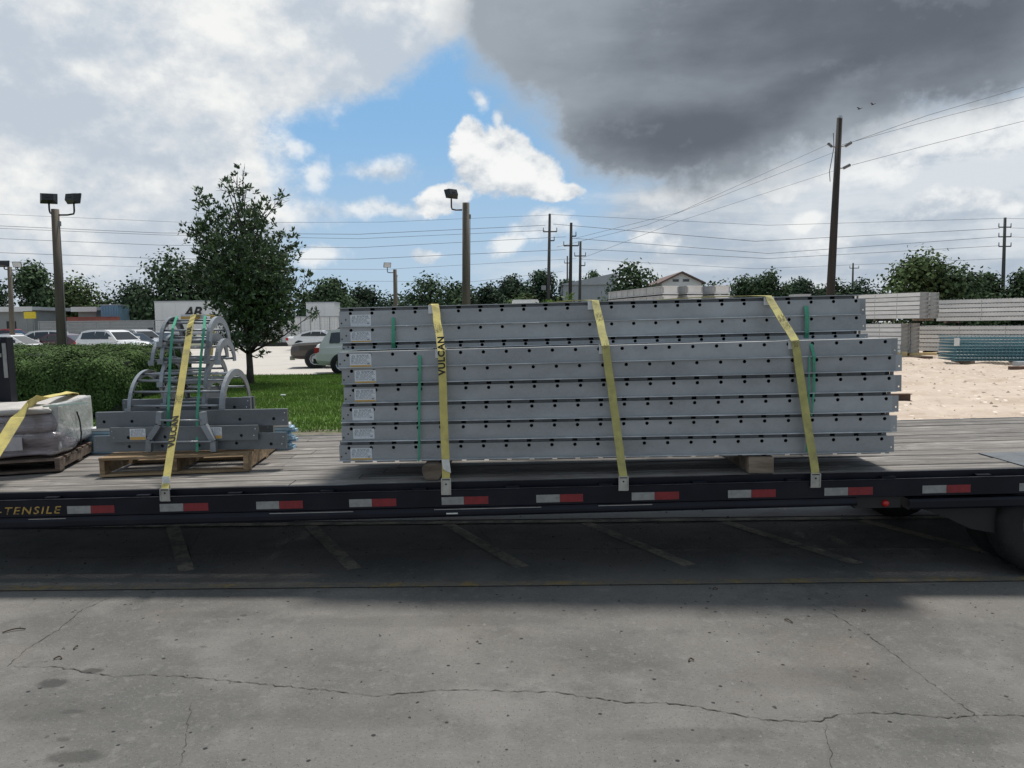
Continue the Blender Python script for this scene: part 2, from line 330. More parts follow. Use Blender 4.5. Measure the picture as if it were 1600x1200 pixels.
M_palletd = wood_mat('dull pallet wood', (0.17, 0.13, 0.10), (0.08, 0.06, 0.05), (0.24, 0.19, 0.15), 2.5, 22)
M_block = wood_mat('timber block', (0.24, 0.19, 0.145), (0.11, 0.085, 0.065), (0.33, 0.27, 0.21), 2.5, 14)
M_yellowwood = wood_mat('fresh yellow timber', (0.62, 0.48, 0.24), (0.45, 0.33, 0.16), (0.70, 0.58, 0.36), 1.5, 10)
M_pole = mat('weathered pole wood', (0.115, 0.095, 0.072), 0.9, 0, 0.3, 5, 0.6, 22, col2=(0.15, 0.13, 0.105), stretch=(1, 1, 0.08), dirt=(0.06, 0.05, 0.04), dirt_scale=7)
M_poled = mat('dark creosote pole wood', (0.036, 0.031, 0.027), 0.9, 0, 0.3, 5, 0.3, 22, stretch=(1, 1, 0.1))
M_poleg = mat('grey utility pole wood', (0.075, 0.072, 0.068), 0.9, 0, 0.3, 3, stretch=(1, 1, 0.1))
M_web = mat('yellow webbing', (0.54, 0.45, 0.135), 0.75, 0, 0.10, 14, 0.25, 260, dirt=(0.34, 0.29, 0.125), dirt_scale=6, dirt_lo=0.46, dirt_hi=0.72)
M_web2 = mat('dirty yellow webbing', (0.43, 0.39, 0.135), 0.8, 0, 0.14, 12, 0.25, 260, dirt=(0.25, 0.225, 0.105), dirt_scale=5, dirt_lo=0.45, dirt_hi=0.68)
M_ink = mat('black print ink', (0.022, 0.021, 0.018), 0.8)
M_ink_f = mat('faded print ink', (0.19, 0.165, 0.075), 0.8)
M_green = mat('green banding', (0.05, 0.30, 0.175), 0.3, 0, 0.15, 20)
M_white = mat('white plastic', (0.66, 0.67, 0.66), 0.5, 0, 0.08, 10)
M_tagw = mat('white strap tag', (0.62, 0.62, 0.58), 0.7, 0, 0.12, 30, dirt=(0.4, 0.39, 0.34), dirt_scale=20)
M_paper = mat('label paper', (0.66, 0.675, 0.69), 0.6, 0, 0.06, 30, dirt=(0.5, 0.51, 0.53), dirt_scale=30)
M_print = mat('small grey print', (0.20, 0.22, 0.26), 0.8)
M_orange = mat('orange label band', (0.62, 0.38, 0.10), 0.6)
M_hook = mat('zinc hook steel', (0.42, 0.41, 0.37), 0.5, 0.5, 0.2, 12)
M_reflw = mat('white reflective tape', (0.25, 0.25, 0.24), 0.5, 0, 0.15, 25, dirt=(0.16, 0.155, 0.15), dirt_scale=14)
M_reflr = mat('red reflective tape', (0.20, 0.014, 0.018), 0.5, 0, 0.15, 25, dirt=(0.13, 0.012, 0.015), dirt_scale=14)
M_gold = mat('worn gold lettering', (0.44, 0.27, 0.055), 0.5, 0, 0.2, 30, dirt=(0.09, 0.065, 0.03), dirt_scale=28, dirt_lo=0.48, dirt_hi=0.6)
M_rubber = mat('tyre rubber', (0.013, 0.013, 0.013), 0.85, 0, 0.3, 12, 0.2, 40, dirt=(0.03, 0.028, 0.026), dirt_scale=6)
M_rim = mat('dull grey rim', (0.13, 0.13, 0.13), 0.5, 0.5)
M_film = mat('stretch film', (0.26, 0.225, 0.24), 0.16, 0, 0.22, 5, 0.75, 16, spec=0.7, col2=(0.17, 0.145, 0.145), dirt=(0.46, 0.44, 0.46), dirt_scale=4, dirt_lo=0.56, dirt_hi=0.7, coat=0.6, stretch=(0.8, 0.8, 3.5))
M_sack = mat('white paper sack', (0.44, 0.415, 0.39), 0.65, 0, 0.1, 6, 0.6, 9, dirt=(0.46, 0.42, 0.38), dirt_scale=5)
M_bluebar = mat('light blue coated steel', (0.33, 0.50, 0.62), 0.45, 0, 0.12, 6)
M_leaf = mat('glossy evergreen leaf', (0.066, 0.108, 0.046), 0.38, 0, 0.2, 3, island=0.55, spec=0.5, trans=0.12)
M_leafl = mat('fresh light leaf', (0.10, 0.16, 0.035), 0.5, 0, 0.2, 3, island=0.4, trans=0.3)
M_hedge = mat('clipped hedge leaf', (0.060, 0.100, 0.031), 0.75, 0, 0.3, 2, island=0.5, spec=0.08, trans=0.04)
M_tree = [mat('far tree leaf', (0.058, 0.092, 0.046), 0.8, 0, 0.35, 0.25, island=0.6, spec=0.1, trans=0.1),
          mat('far tree leaf deep', (0.047, 0.074, 0.045), 0.8, 0, 0.35, 0.25, island=0.6, spec=0.1, trans=0.1),
          mat('far tree leaf warm', (0.074, 0.108, 0.044), 0.8, 0, 0.35, 0.25, island=0.6, spec=0.1, trans=0.1)]
M_bark = mat('tree bark', (0.07, 0.06, 0.05), 0.95, 0, 0.3, 8, 0.6, 25)
M_grass = mat('grass blade', (0.115, 0.200, 0.034), 0.65, 0, 0.3, 0.8, island=0.45, spec=0.2, trans=0.25, col2=(0.085, 0.150, 0.026), dirt=(0.17, 0.18, 0.06), dirt_scale=1.7, dirt_lo=0.55, dirt_hi=0.72)
M_black = mat('black housing', (0.012, 0.013, 0.015), 0.45)
M_lens = mat('lamp lens', (0.55, 0.56, 0.56), 0.2)
M_wire = mat('power line', (0.09, 0.092, 0.10), 0.7)
M_teal = mat('blue green coated wire', (0.10, 0.23, 0.27), 0.5, 0, 0.15, 4)
M_rust = mat('rusty steel', (0.11, 0.065, 0.05), 0.85, 0.1, 0.3, 6)
M_bwhite = mat('white box panel', (0.66, 0.66, 0.65), 0.55, 0, 0.06, 0.4)
M_bgrey = mat('grey metal siding', (0.38, 0.40, 0.42), 0.6, 0, 0.08, 0.3)
M_broof = mat('brown roof', (0.13, 0.085, 0.075), 0.8, 0, 0.15, 0.6)
M_blue = mat('blue container paint', (0.15, 0.27, 0.37), 0.6)
M_yellow = mat('yellow sign', (0.72, 0.55, 0.03), 0.5)
M_fence = mat('grey fence pipe', (0.26, 0.27, 0.28), 0.5, 0.3)
M_wallg = mat('grey block wall', (0.27, 0.285, 0.285), 0.85, 0, 0.08, 1)
M_redbar = mat('faded red barrier', (0.33, 0.10, 0.075), 0.75, 0, 0.15, 1)
M_glass = mat('dark car glass', (0.012, 0.014, 0.016), 0.06, spec=0.8)
M_chrome = mat('chrome', (0.6, 0.6, 0.6), 0.15, 0.9)
M_lamp_r = mat('red lamp lens', (0.42, 0.015, 0.012), 0.2)
M_lamp_w = mat('clear lamp lens', (0.6, 0.6, 0.58), 0.15)
M_plast = mat('black plastic trim', (0.02, 0.02, 0.021), 0.6)
def paint(name, c, r=0.25): return mat('car paint ' + name, c, r, 0.0, 0.03, 1.0, coat=0.35)

# ------------------------------------------------------------------ mesh helpers
class MB:
    def __init__(s): s.v = []; s.f = []; s.mi = []
    def face(s, pts, mi=0):
        b = len(s.v); s.v += [tuple(p) for p in pts]; s.f.append(tuple(range(b, b + len(pts)))); s.mi.append(mi)
    def box(s, x0, x1, y0, y1, z0, z1, mi=0, M=None):
        c = [(x0, y0, z0), (x1, y0, z0), (x1, y1, z0), (x0, y1, z0), (x0, y0, z1), (x1, y0, z1), (x1, y1, z1), (x0, y1, z1)]
        if M is not None: c = [tuple(M @ Vector(p)) for p in c]
        b = len(s.v); s.v += c
        for q in ((0, 3, 2, 1), (4, 5, 6, 7), (0, 1, 5, 4), (1, 2, 6, 5), (2, 3, 7, 6), (3, 0, 4, 7)):
            s.f.append(tuple(b + i for i in q)); s.mi.append(mi)
    def bevbox(s, x0, x1, y0, y1, z0, z1, r, mi=0, M=None):
        """box whose 4 long (x) edges are chamfered"""
        pr = [(y0 + r, z0), (y1 - r, z0), (y1, z0 + r), (y1, z1 - r), (y1 - r, z1), (y0 + r, z1), (y0, z1 - r), (y0, z0 + r)]
        s.prism([(x0, y, z) for y, z in pr], [(x1, y, z) for y, z in pr], mi, M)
    def prism(s, A, B, mi=0, M=None, caps=True):
        n = len(A); b = len(s.v)
        pts = list(A) + list(B)
        if M is not None: pts = [tuple(M @ Vector(p)) for p in pts]
        s.v += [tuple(p) for p in pts]
        for i in range(n):
            j = (i + 1) % n
            s.f.append((b + i, b + j, b + n + j, b + n + i)); s.mi.append(mi)
        if caps:
            s.f.append(tuple(b + i for i in reversed(range(n)))); s.mi.append(mi)
            s.f.append(tuple(b + n + i for i in range(n))); s.mi.append(mi)
    def tube(s, pts, r, seg=8, mi=0, caps=True):
        pts = [Vector(p) for p in pts]; n = len(pts)
        rs = r if isinstance(r, (list, tuple)) else [r] * n
        b = len(s.v); up = None
        for i, p in enumerate(pts):
            t = (pts[min(i + 1, n - 1)] - pts[max(i - 1, 0)]).normalized()
            if up is None: up = Vector((0, 0, 1)) if abs(t.z) < 0.9 else Vector((1, 0, 0))
            a = t.cross(up).normalized(); c = a.cross(t).normalized(); up = c
            for k in range(seg):
                th_ = 2 * math.pi * k / seg
                s.v.append(tuple(p + (a * math.cos(th_) + c * math.sin(th_)) * rs[i]))
        for i in range(n - 1):
            for k in range(seg):
                k2 = (k + 1) % seg
                s.f.append((b + i * seg + k, b + i * seg + k2, b + (i + 1) * seg + k2, b + (i + 1) * seg + k)); s.mi.append(mi)
        if caps:
            s.f.append(tuple(b + k for k in reversed(range(seg)))); s.mi.append(mi)
            s.f.append(tuple(b + (n - 1) * seg + k for k in range(seg))); s.mi.append(mi)
    def lathe(s, prof, seg=24, axis='y', c=(0, 0, 0), mi=0):
        """prof: (r, t) list revolved about the axis through c"""
        b = len(s.v)
        for r, t in prof:
            for k in range(seg):
                a = 2 * math.pi * k / seg
                p = {'y': (r * math.cos(a), t, r * math.sin(a)), 'z': (r * math.cos(a), r * math.sin(a), t)}[axis]
                s.v.append((p[0] + c[0], p[1] + c[1], p[2] + c[2]))
        for i in range(len(prof) - 1):
            for k in range(seg):
                k2 = (k + 1) % seg
                s.f.append((b + i * seg + k, b + i * seg + k2, b + (i + 1) * seg + k2, b + (i + 1) * seg + k)); s.mi.append(mi)
    def holeplate(s, x0, x1, z0, z1, y, cs, r, seg=12, t=0.006, mi=0):
        """plate in the xz plane at y (facing -y) with real round holes at cs (sorted x)"""
        zc = [z0, z1]
        for i, (cx, cz) in enumerate(cs):
            a = x0 if i == 0 else (cs[i - 1][0] + cx) / 2
            b_ = x1 if i == len(cs) - 1 else (cx + cs[i + 1][0]) / 2
            an = [2 * math.pi * k / seg for k in range(seg)] + [math.atan2(zz - cz, xx - cx) % (2 * math.pi) for xx in (a, b_) for zz in zc]
            an = sorted(set(round(q, 6) for q in an)); n = len(an); base = len(s.v)
            for q in an:
                c_, s_ = math.cos(q), math.sin(q)
                tx = ((b_ - cx) / c_ if c_ > 1e-9 else (a - cx) / c_ if c_ < -1e-9 else 1e9)
                tz = ((z1 - cz) / s_ if s_ > 1e-9 else (z0 - cz) / s_ if s_ < -1e-9 else 1e9)
                tt = min(tx, tz)
                s.v += [(cx + c_ * tt, y, cz + s_ * tt), (cx + c_ * r, y, cz + s_ * r), (cx + c_ * r, y + t, cz + s_ * r)]
            for k in range(n):
                k2 = (k + 1) % n; A, B = base + 3 * k, base + 3 * k2
                s.f.append((A, B, B + 1, A + 1)); s.f.append((A + 1, B + 1, B + 2, A + 2)); s.mi += [mi, mi]
    def mesh(s, name, mats, smooth=False):
        me = bpy.data.meshes.new(name); me.from_pydata(s.v, [], s.f)
        for m in (mats if isinstance(mats, (list, tuple)) else [mats]): me.materials.append(m)
        me.polygons.foreach_set('material_index', s.mi)
        if smooth: me.polygons.foreach_set('use_smooth', [True] * len(s.f))
        me.update(); return me

def mesh_np(name, v, q, mats, mi=None, smooth=False):
    me = bpy.data.meshes.new(name); v = np.asarray(v, np.float32); q = np.asarray(q, np.int32); n, k = q.shape
    me.vertices.add(len(v)); me.vertices.foreach_set('co', v.ravel())
    me.loops.add(n * k); me.loops.foreach_set('vertex_index', q.ravel())
    me.polygons.add(n); me.polygons.foreach_set('loop_start', np.arange(0, n * k, k, dtype=np.int32))
    for m in (mats if isinstance(mats, (list, tuple)) else [mats]): me.materials.append(m)
    if mi is not None: me.polygons.foreach_set('material_index', np.asarray(mi, np.int32))
    if smooth: me.polygons.foreach_set('use_smooth', np.ones(n, bool))
    me.update(calc_edges=True); return me

def link(name, data, parent=None, loc=None, rot=None, label=None, cat=None, group=None, kind=None):
    o = bpy.data.objects.new(name, data); COL.objects.link(o)
    if parent is not None: o.parent = parent
    if loc is not None: o.location = loc
    if rot is not None: o.rotation_euler = rot
    for k, v in (('label', label), ('category', cat), ('group', group), ('kind', kind)):
        if v: o[k] = v
    return o
def thing(name, label, cat, loc=(0, 0, 0), rot=(0, 0, 0), group=None):
    o = link(name, None, None, loc, rot, label, cat, group); o.empty_display_size = 0.2; return o
def part(name, mb, mats, parent, smooth=False, **kw):
    me = mb if isinstance(mb, bpy.types.Mesh) else mb.mesh(name, mats, smooth)
    return link(name, me, parent, **kw)
def bx(x0, x1, y0, y1, z0, z1, M=None):
    m = MB(); m.box(x0, x1, y0, y1, z0, z1, 0, M); return m
def bevel(o, w=0.004, seg=1):
    md = o.modifiers.new('bevel', 'BEVEL'); md.width = w; md.segments = seg; md.limit_method = 'ANGLE'; md.angle_limit = rad(40); return o
def copy_tree(o, parent=None, **props):
    c = o.copy(); COL.objects.link(c); c.parent = parent
    for k, v in props.items(): c[k] = v
    for ch in o.children: copy_tree(ch, c)
    return c
def text_mesh(s, size, extrude=0.0006, shear=0.0, spacing=1.0, bold=0.0):
    cu_ = bpy.data.curves.new('lettering', 'FONT'); cu_.body = s; cu_.size = size; cu_.extrude = extrude; cu_.shear = shear
    cu_.space_character = spacing; cu_.offset = bold; cu_.resolution_u = 3; cu_.align_x = 'LEFT'; cu_.align_y = 'CENTER'
    ob = bpy.data.objects.new('lettering', cu_); COL.objects.link(ob)
    me = bpy.data.meshes.new_from_object(ob.evaluated_get(bpy.context.evaluated_depsgraph_get()))
    bpy.data.objects.remove(ob); bpy.data.curves.remove(cu_); me.name = 'lettering'; return me

# ------------------------------------------------------------------ ground
def sheet(name, pts, z, m, parent=None, **kw):
    mb = MB(); mb.face([(x, y, z) for x, y in pts]); return part(name, mb, m, parent, **kw)
def fan_grid(name, x0, x1, y0, y1, nx, ny, zf, m, **kw):
    xs = np.linspace(x0, x1, nx); ys = np.linspace(y0, y1, ny); Xg, Yg = np.meshgrid(xs, ys); Z = zf(Xg, Yg)
    v = np.stack([Xg, Yg, Z], -1).reshape(-1, 3); i = np.arange((ny - 1) * nx).reshape(ny - 1, nx)[:, :-1].ravel()
    return link(name, mesh_np(name, v, np.stack([i, i + 1, i + nx + 1, i + nx], -1), m, smooth=True), kind='structure', **kw)

sheet('far_ground', [(-900, -60), (900, -60), (900, 1400), (-900, 1400)], -0.30, M_far, kind='structure')
apron = sheet('concrete_apron', [(-40, -12), (40, -12), (40, 11.6), (-40, 11.6)], 0.0, M_conc, kind='structure')
sheet('painted_sunlit_strip', [(-40, 6.62), (40, 6.62), (40, 7.9), (-40, 7.9)], 0.0034, ground_mat('concrete painted sunlit', (0.46, 0.445, 0.415), [((0.36, 0.29, 0.27), 1.1, 0.45, 0.65, 0.7), ((0.2, 0.195, 0.185), 6, 0.58, 0.72, 0.6)]), apron)  # paler colour stands in for sunlit ground under the trailer's far side
sheet('parking_lot', [(-75, 27.6), (2.5, 27.6), (2.5, 74.5), (-75, 74.5)], -0.006, M_lot, kind='structure')
sheet('lawn', [(-60, 11.6), (2.5, 11.6), (2.5, 27.6), (-60, 27.6)], -0.010, M_soil, kind='structure')
sheet('bare_soil', [(-14, 11.55), (2.5, 11.55), (2.5, 12.9), (-3, 12.75), (-7, 12.5), (-14, 12.2)], -0.004, ground_mat('bare soil', (0.17, 0.145, 0.115), [((0.10, 0.085, 0.065), 2.0, 0.45, 0.6, 0.8), ((0.06, 0.085, 0.025), 5.0, 0.5, 0.58, 0.9)], bump=1.0, bscale=12), kind='structure')
def dirt_z(x, y):
    d = np.clip((y - 12) / 3, 0, 1)
    return -0.004 + d * (0.06 * np.sin(x * 1.1 + y * 0.6) * np.sin(y * 1.7 + 0.4 * x) + 0.03 * np.sin(y * 8.3 + 0.9 * x + 1.5 * np.sin(x * 0.7)) + 0.02 * np.sin(x * 3.1 - y * 2.3) + 0.015 * np.sin(y * 6.0 + x)) - 0.02 * d
fan_grid('dirt_yard', 2.5, 62, 11.6, 74.5, 260, 300, dirt_z, M_dirt)

# painted parking bays under the trailer: worn lines set 4 mm above the slab
def quad_strip(a, b, w, z=0.004):
    a = Vector((a[0], a[1], 0)); b = Vector((b[0], b[1], 0)); t = (b - a).normalized(); n = Vector((-t.y, t.x, 0)) * (w / 2); m = MB()
    m.face([(p.x, p.y, z) for p in (a - n, b - n, b + n, a + n)]); return m
for i in range(-3, 6):
    x = 0.62 + 1.18 * i
    part('bay_stripe', quad_strip((x, 6.47), (x + 0.62, 5.28), 0.105), M_paint_w, apron)
part('edge_line', quad_strip((-9, 4.95), (9, 4.91), 0.085, 0.0075), M_paint_y, apron)
part('edge_line', quad_strip((-9, 6.51), (9, 6.53), 0.085, 0.0075), M_paint_edge, apron)
# cracks: jittered thin ribbons
def crack(pts, w, seedv, jit=0.008, z=0.003):
    r = random.Random(seedv); P = [gnd(*p) for p in pts]; out = []
    for a, b in zip(P[:-1], P[1:]):
        k = max(2, int((b - a).length / 0.022))
        for j in range(k):
            q = a.lerp(b, j / k); out.append(Vector((q.x + r.uniform(-jit, jit), q.y + r.uniform(-jit, jit), z)))
    out.append(Vector((P[-1].x, P[-1].y, z))); m = MB(); n = len(out); L_ = []; R_ = []
    for j in range(n):
        t = (out[min(j + 1, n - 1)] - out[max(j - 1, 0)]).normalized(); s_ = Vector((-t.y, t.x, 0)); h = w * r.choice((0.12, 0.25, 0.4, 0.55, 0.8)) / 2
        L_.append(out[j] + s_ * h); R_.append(out[j] - s_ * h)
    for j in range(n - 1): m.face([R_[j], R_[j + 1], L_[j + 1], L_[j]])
    return m
CR = [([(20, 1042), (90, 1043), (180, 1058), (230, 1054), (310, 1060), (400, 1068), (500, 1078), (590, 1088), (690, 1078), (780, 1080), (870, 1082)], 0.009),
      ([(870, 1082), (920, 1090), (980, 1098), (1030, 1098), (1090, 1105), (1140, 1115), (1200, 1126), (1280, 1128), (1310, 1116), (1400, 1114), (1480, 1122), (1540, 1118), (1600, 1119)], 0.010),
      ([(1270, 945), (1320, 970), (1380, 1010), (1430, 1050), (1480, 1085), (1530, 1122)], 0.006),
      ([(12, 1042), (40, 1015), (90, 985), (125, 955), (175, 932)], 0.006),
      ([(0, 872), (150, 872), (260, 868), (420, 863), (600, 860), (780, 858), (900, 858), (1100, 857), (1320, 856), (1540, 855)], 0.013),
      ([(742, 812), (752, 832), (770, 850)], 0.010), ([(290, 872), (305, 845), (320, 820)], 0.008),
      ([(1290, 1130), (1300, 1200)], 0.004), ([(300, 1100), (290, 1160), (280, 1200)], 0.004)]
for i, (p, w) in enumerate(CR): part('crack', crack(p, w, i), M_crack, apron)
# loose grit, one uncountable scatter
def grit(n):
    v = []; q = []
    P = np.stack([RNG.uniform(-4.5, 4.5, n), RNG.uniform(2.3, 7.0, n)], -1)
    for i, (x, y) in enumerate(P):
        s_ = abs(RNG.normal(0, 0.0035)) + 0.0015; a = RNG.uniform(0, 6.28); b = len(v)
        for k in range(3): v.append((x + s_ * math.cos(a + 2.1 * k) * 1.3, y + s_ * math.sin(a + 2.1 * k), 0.0))
        v.append((x, y, s_ * 1.1)); q += [(b, b + 1, b + 3), (b + 1, b + 2, b + 3), (b + 2, b, b + 3)]
    return v, q
_v, _q = grit(2600)
link('grit', mesh_np('grit', _v, _q, mat('grit', (0.11, 0.105, 0.10), 0.9, island=0.8)), kind='stuff', label='fine loose grit scattered over the concrete apron', cat='grit')
# twigs and dead leaves
M_twig = mat('dead leaf', (0.07, 0.05, 0.035), 0.9)
TW = [(22, 987, 0.11, 25, 'thin curved dead twig at the left edge of the concrete'), (118, 1014, 0.03, 80, 'short bent twig right of the curved twig'),
      (90, 1031, 0.04, 5, 'brown twig above the left oil stains'), (1232, 972, 0.05, 130, 'curled dead leaf below the trailer shadow at right'),
      (1350, 956, 0.025, 10, 'tiny dark leaf near the right edge of the trailer shadow'), (1118, 922, 0.03, 0, 'dark leaf scrap beside the yellow line'), (1080, 1034, 0.03, 20, 'pale curled scrap in the middle right of the concrete')]
for (px, py, L_, a, lab) in TW:
    c = gnd(px, py); m = MB(); a = rad(a); pts = [(c.x + L_ * (k - 0.5) * math.cos(a), c.y + L_ * (k - 0.5) * math.sin(a) + 0.015 * math.sin(k * 3.1), 0.006 + 0.006 * math.sin(k * 3.1)) for k in np.linspace(0, 1, 7)]
    m.tube(pts, 0.004, 5); part('twig', m, M_twig, None, label=lab, cat='twig')

# ------------------------------------------------------------------ flatbed trailer
TROT = (0, rad(-1.02), rad(-1.0)); TLOC = Vector((0, 4.95, 0.678)); TM = Matrix.Translation(TLOC) @ Euler(TROT).to_matrix().to_4x4()
TMI = TM.inverted()
def tl(px, py, Y): return TMI @ at(px, py, Y)         # photo pixel at distance Y -> trailer coordinates
def deckz(x, y): return (TM @ Vector(tuple(TMI @ Vector((x, y, 0)))[:2] + (0,))).z
trailer = thing('flatbed_trailer', 'long black flatbed trailer with weathered wooden plank deck and red and white reflective tape', 'trailer', TLOC, TROT)
XL, XR, WID = -5.2, 6.4, 2.5
GAP_X = 3.36                                            # planks of the wheel zone stop here
n_pl = 13; y0 = 0.075; pw = (WID - 0.15) / n_pl
for i in range(n_pl):
    a = y0 + i * pw; z = random.uniform(-0.004, 0.003)
    xr = XR if i > 2 else GAP_X
    g = 0.014 if i != 1 else 0.026
    seams = [XL, random.uniform(-2.6, -0.5), random.uniform(2.0, 3.0), xr] if i > 2 else [XL, random.uniform(-1.8, 0.2), xr]
    for s0, s1 in zip(seams[:-1], seams[1:]):
        m = MB(); m.bevbox(s0 + 0.003, s1 - 0.003, a + g / 2, a + pw - g / 2, -0.045 + z, z + random.uniform(-0.001, 0.001), 0.005)
        part('deck_plank', m, M_deck, trailer)
m = MB(); m.box(GAP_X + 0.004, XR, y0, y0 + 3 * pw - 0.004, -0.04, 0.003); part('wheel_cover_plate', m, M_plate, trailer)
# chassis under the planks
m = MB()
for yy in (0.55, 1.80): m.box(XL, XR, yy, yy + 0.14, -0.235, -0.05)
part('main_beam', m, M_frame2, trailer)
for i in range(24):
    x = XL + 0.2 + i * 0.4 * 1.2
    if x > XR: break
    part('cross_member', bx(x, x + 0.05, 0.06, WID - 0.06, -0.13, -0.052), M_frame2, trailer)
for yy, s in ((0.045, 1), (WID - 0.075, 1)):
    part('side_channel', bx(XL, XR, yy, yy + 0.028, -0.16, -0.003), M_frame, trailer)
rr = part('rub_rail', bx(XL, XR, -0.012, 0.0, -0.155, -0.042), M_frame, trailer); bevel(rr, 0.003)
rl = MB(); rl.box(XL, XR, -0.0125, -0.001, -0.0415, -0.0385); part('worn_rail_edge', rl, mat('rubbed edge', (0.05, 0.052, 0.06), 0.35, 0.5, 0.5, 5), trailer)
part('rub_rail', bx(XL, XR, WID, WID + 0.012, -0.13, -0.004), M_bare, trailer)
for i in range(20):
    x = -5.05 + i * 0.61 + 0.12
    if x > XR: break
    part('stake_pocket', bx(x, x + 0.09, 0.0015, 0.0435, -0.15, -0.028), M_frame, trailer)
    m = MB(); m.box(x + 0.3, x + 0.33, 0.002, 0.043, -0.08, -0.05); part('rail_spacer', m, M_bare if i % 2 else M_frame, trailer)
    if i % 2 == 0: part('stake_pocket', bx(x, x + 0.09, WID - 0.046, WID - 0.001, -0.12, -0.004), M_frame2, trailer)
# lower side beam with a rounded upper lip
m = MB(); pr = [(-0.020, -0.236), (0.09, -0.236), (0.09, -0.168), (0.0, -0.158), (-0.012, -0.158), (-0.024, -0.168), (-0.028, -0.185), (-0.028, -0.222)]
m.prism([(XL, y, z) for y, z in pr], [(2.22, y, z + (0.030 if z < -0.2 else 0.0)) for y, z in pr]); lo_b = part('lower_beam', m, M_frame, trailer)
m = MB()
for a, b in ((-0.52, 0.18), (-1.6, -1.05), (0.55, 0.9), (-3.2, -2.95)): m.box(a, b, -0.0265, -0.018, -0.1675, -0.1635)
part('beam_glint', m, M_bare, trailer)  # bright strips painted as the highlight along the beam's upper lip
part('id_tag', bx(-0.44, -0.365, -0.0335, -0.0285, -0.196, -0.188), M_tagw, trailer)
# reflective tape: white and red pairs read off the photograph along the rail
TAPE = [(104, 141, 178), (249, 286, 325), (400, 436, 473), (545.5, 581, 619), (690, 725, 763), (838, 875, 911), (987, 1023, 1061), (1137.5, 1174, 1212), (1288, 1325, 1363.5), (1441, 1478.5, 1516), (1592, 1629, 1666), (-42, -6, 31)]
def rail_x(px):
    # rail face is the plane y = -0.012 of the trailer
    Y = 4.94
    for _ in range(4):
        p = tl(px, 780, Y); Y -= (p.y + 0.012) * 0.98
    return tl(px, 780, Y).x
for a, b, c in TAPE:
    if a < 0: continue
    xa, xb, xc = rail_x(a), rail_x(b), rail_x(c)
    part('white_reflector', bx(xa, xb - 0.001, -0.0145, -0.0125, -0.138, -0.087), M_reflw, trailer)
    part('red_reflector', bx(xb + 0.001, xc, -0.0145, -0.0125, -0.138, -0.087), M_reflr, trailer)
# lettering on the rail
tm_ = text_mesh('-TENSILE', 0.070, 0.0006, 0.25, 1.22, 0.0006); tm_.materials.append(M_gold)
o = link('lettering', tm_, trailer, (rail_x(-6), -0.0135, -0.112), (rad(90), 0, 0)); o.scale = (0.98, 1, 1)
wd = max(v.co.x for v in tm_.vertices); o.scale = ((rail_x(95) - rail_x(-6)) / wd, 1, 1)
# wheel zone: step bar, brackets, marker light, wheels
m = MB(); m.bevbox(2.56, 3.42, -0.02, 0.10, -0.245, -0.175, 0.015); part('step_bar', m, M_frame, trailer)
m = MB(); pr = [(2.62, -0.24), (3.3, -0.24), (3.3, -0.47), (3.02, -0.41), (2.86, -0.33)]
m.prism([(x, 0.10, z) for x, z in pr], [(x, 0.14, z) for x, z in pr]); part('mud_bracket', m, M_frame2, trailer)
m = MB(); m.box(2.222, 2.52, 0.02, 0.10, -0.235, -0.158); part('light_box', m, M_frame2, trailer)
m = MB(); m.lathe([(0.0, -0.012), (0.016, -0.010), (0.022, 0.0), (0.024, 0.012)], 14, 'y', (2.42, 0.01, -0.205)); part('marker_light', m, M_lamp_r, trailer, smooth=True)
def wheel(parent, x, y, z, r=0.362, w=0.22, face=-1):
    t = MB(); hw = w / 2
    prof = [(r * 0.56, -hw * 0.80), (r * 0.62, -hw), (r * 0.86, -hw * 1.04), (r * 0.965, -hw * 0.86), (r, -hw * 0.6), (r, hw * 0.6), (r * 0.965, hw * 0.86), (r * 0.86, hw * 1.04), (r * 0.62, hw), (r * 0.56, hw * 0.8)]
    t.lathe(prof, 40, 'y'); ty = part('wheel', MB(), M_rubber, parent)
    ty.location = (x, y, z)
    part('tyre', t, M_rubber, ty, smooth=True)
    k = MB(); k.lathe([(r * 0.57, -hw * 0.8), (r * 0.50, -hw * 0.55), (r * 0.48, hw * 0.1), (r * 0.30, hw * 0.1), (r * 0.2, -hw * 0.1), (r * 0.17, -hw * 0.6), (0.0, -hw * 0.65)], 28, 'y')
    k.lathe([(r * 0.57, hw * 0.8), (r * 0.5, hw * 0.5), (0, hw * 0.4)], 28, 'y')
    for q in range(8):
        a = q * math.pi / 4; k.lathe([(0.014, hw * 0.1), (0.014, -hw * 0.15), (0.0, -hw * 0.16)], 6, 'y', (r * 0.37 * math.cos(a), 0, r * 0.37 * math.sin(a)))
    part('rim', k, M_rim, ty, smooth=True)
    return ty
for x, dz in ((3.54, 0), (4.47, 0)):
    for y in (0.15, 0.42, WID - 0.76, WID - 0.46):
        xw = x if y < 1 else x - 0.24
        P = TM @ Vector((xw, y, 0)); wheel(trailer, xw, y, (0.363 - P.z))
    part('axle', MB(), M_frame2, trailer).data = (lambda mm: (mm.tube([(x, 0.1, 0.363 - (TM @ Vector((x, 1.2, 0))).z), (x, WID - 0.1, 0.363 - (TM @ Vector((x, 1.2, 0))).z)], 0.06, 12), mm.mesh('axle', M_frame2))[1])(MB())
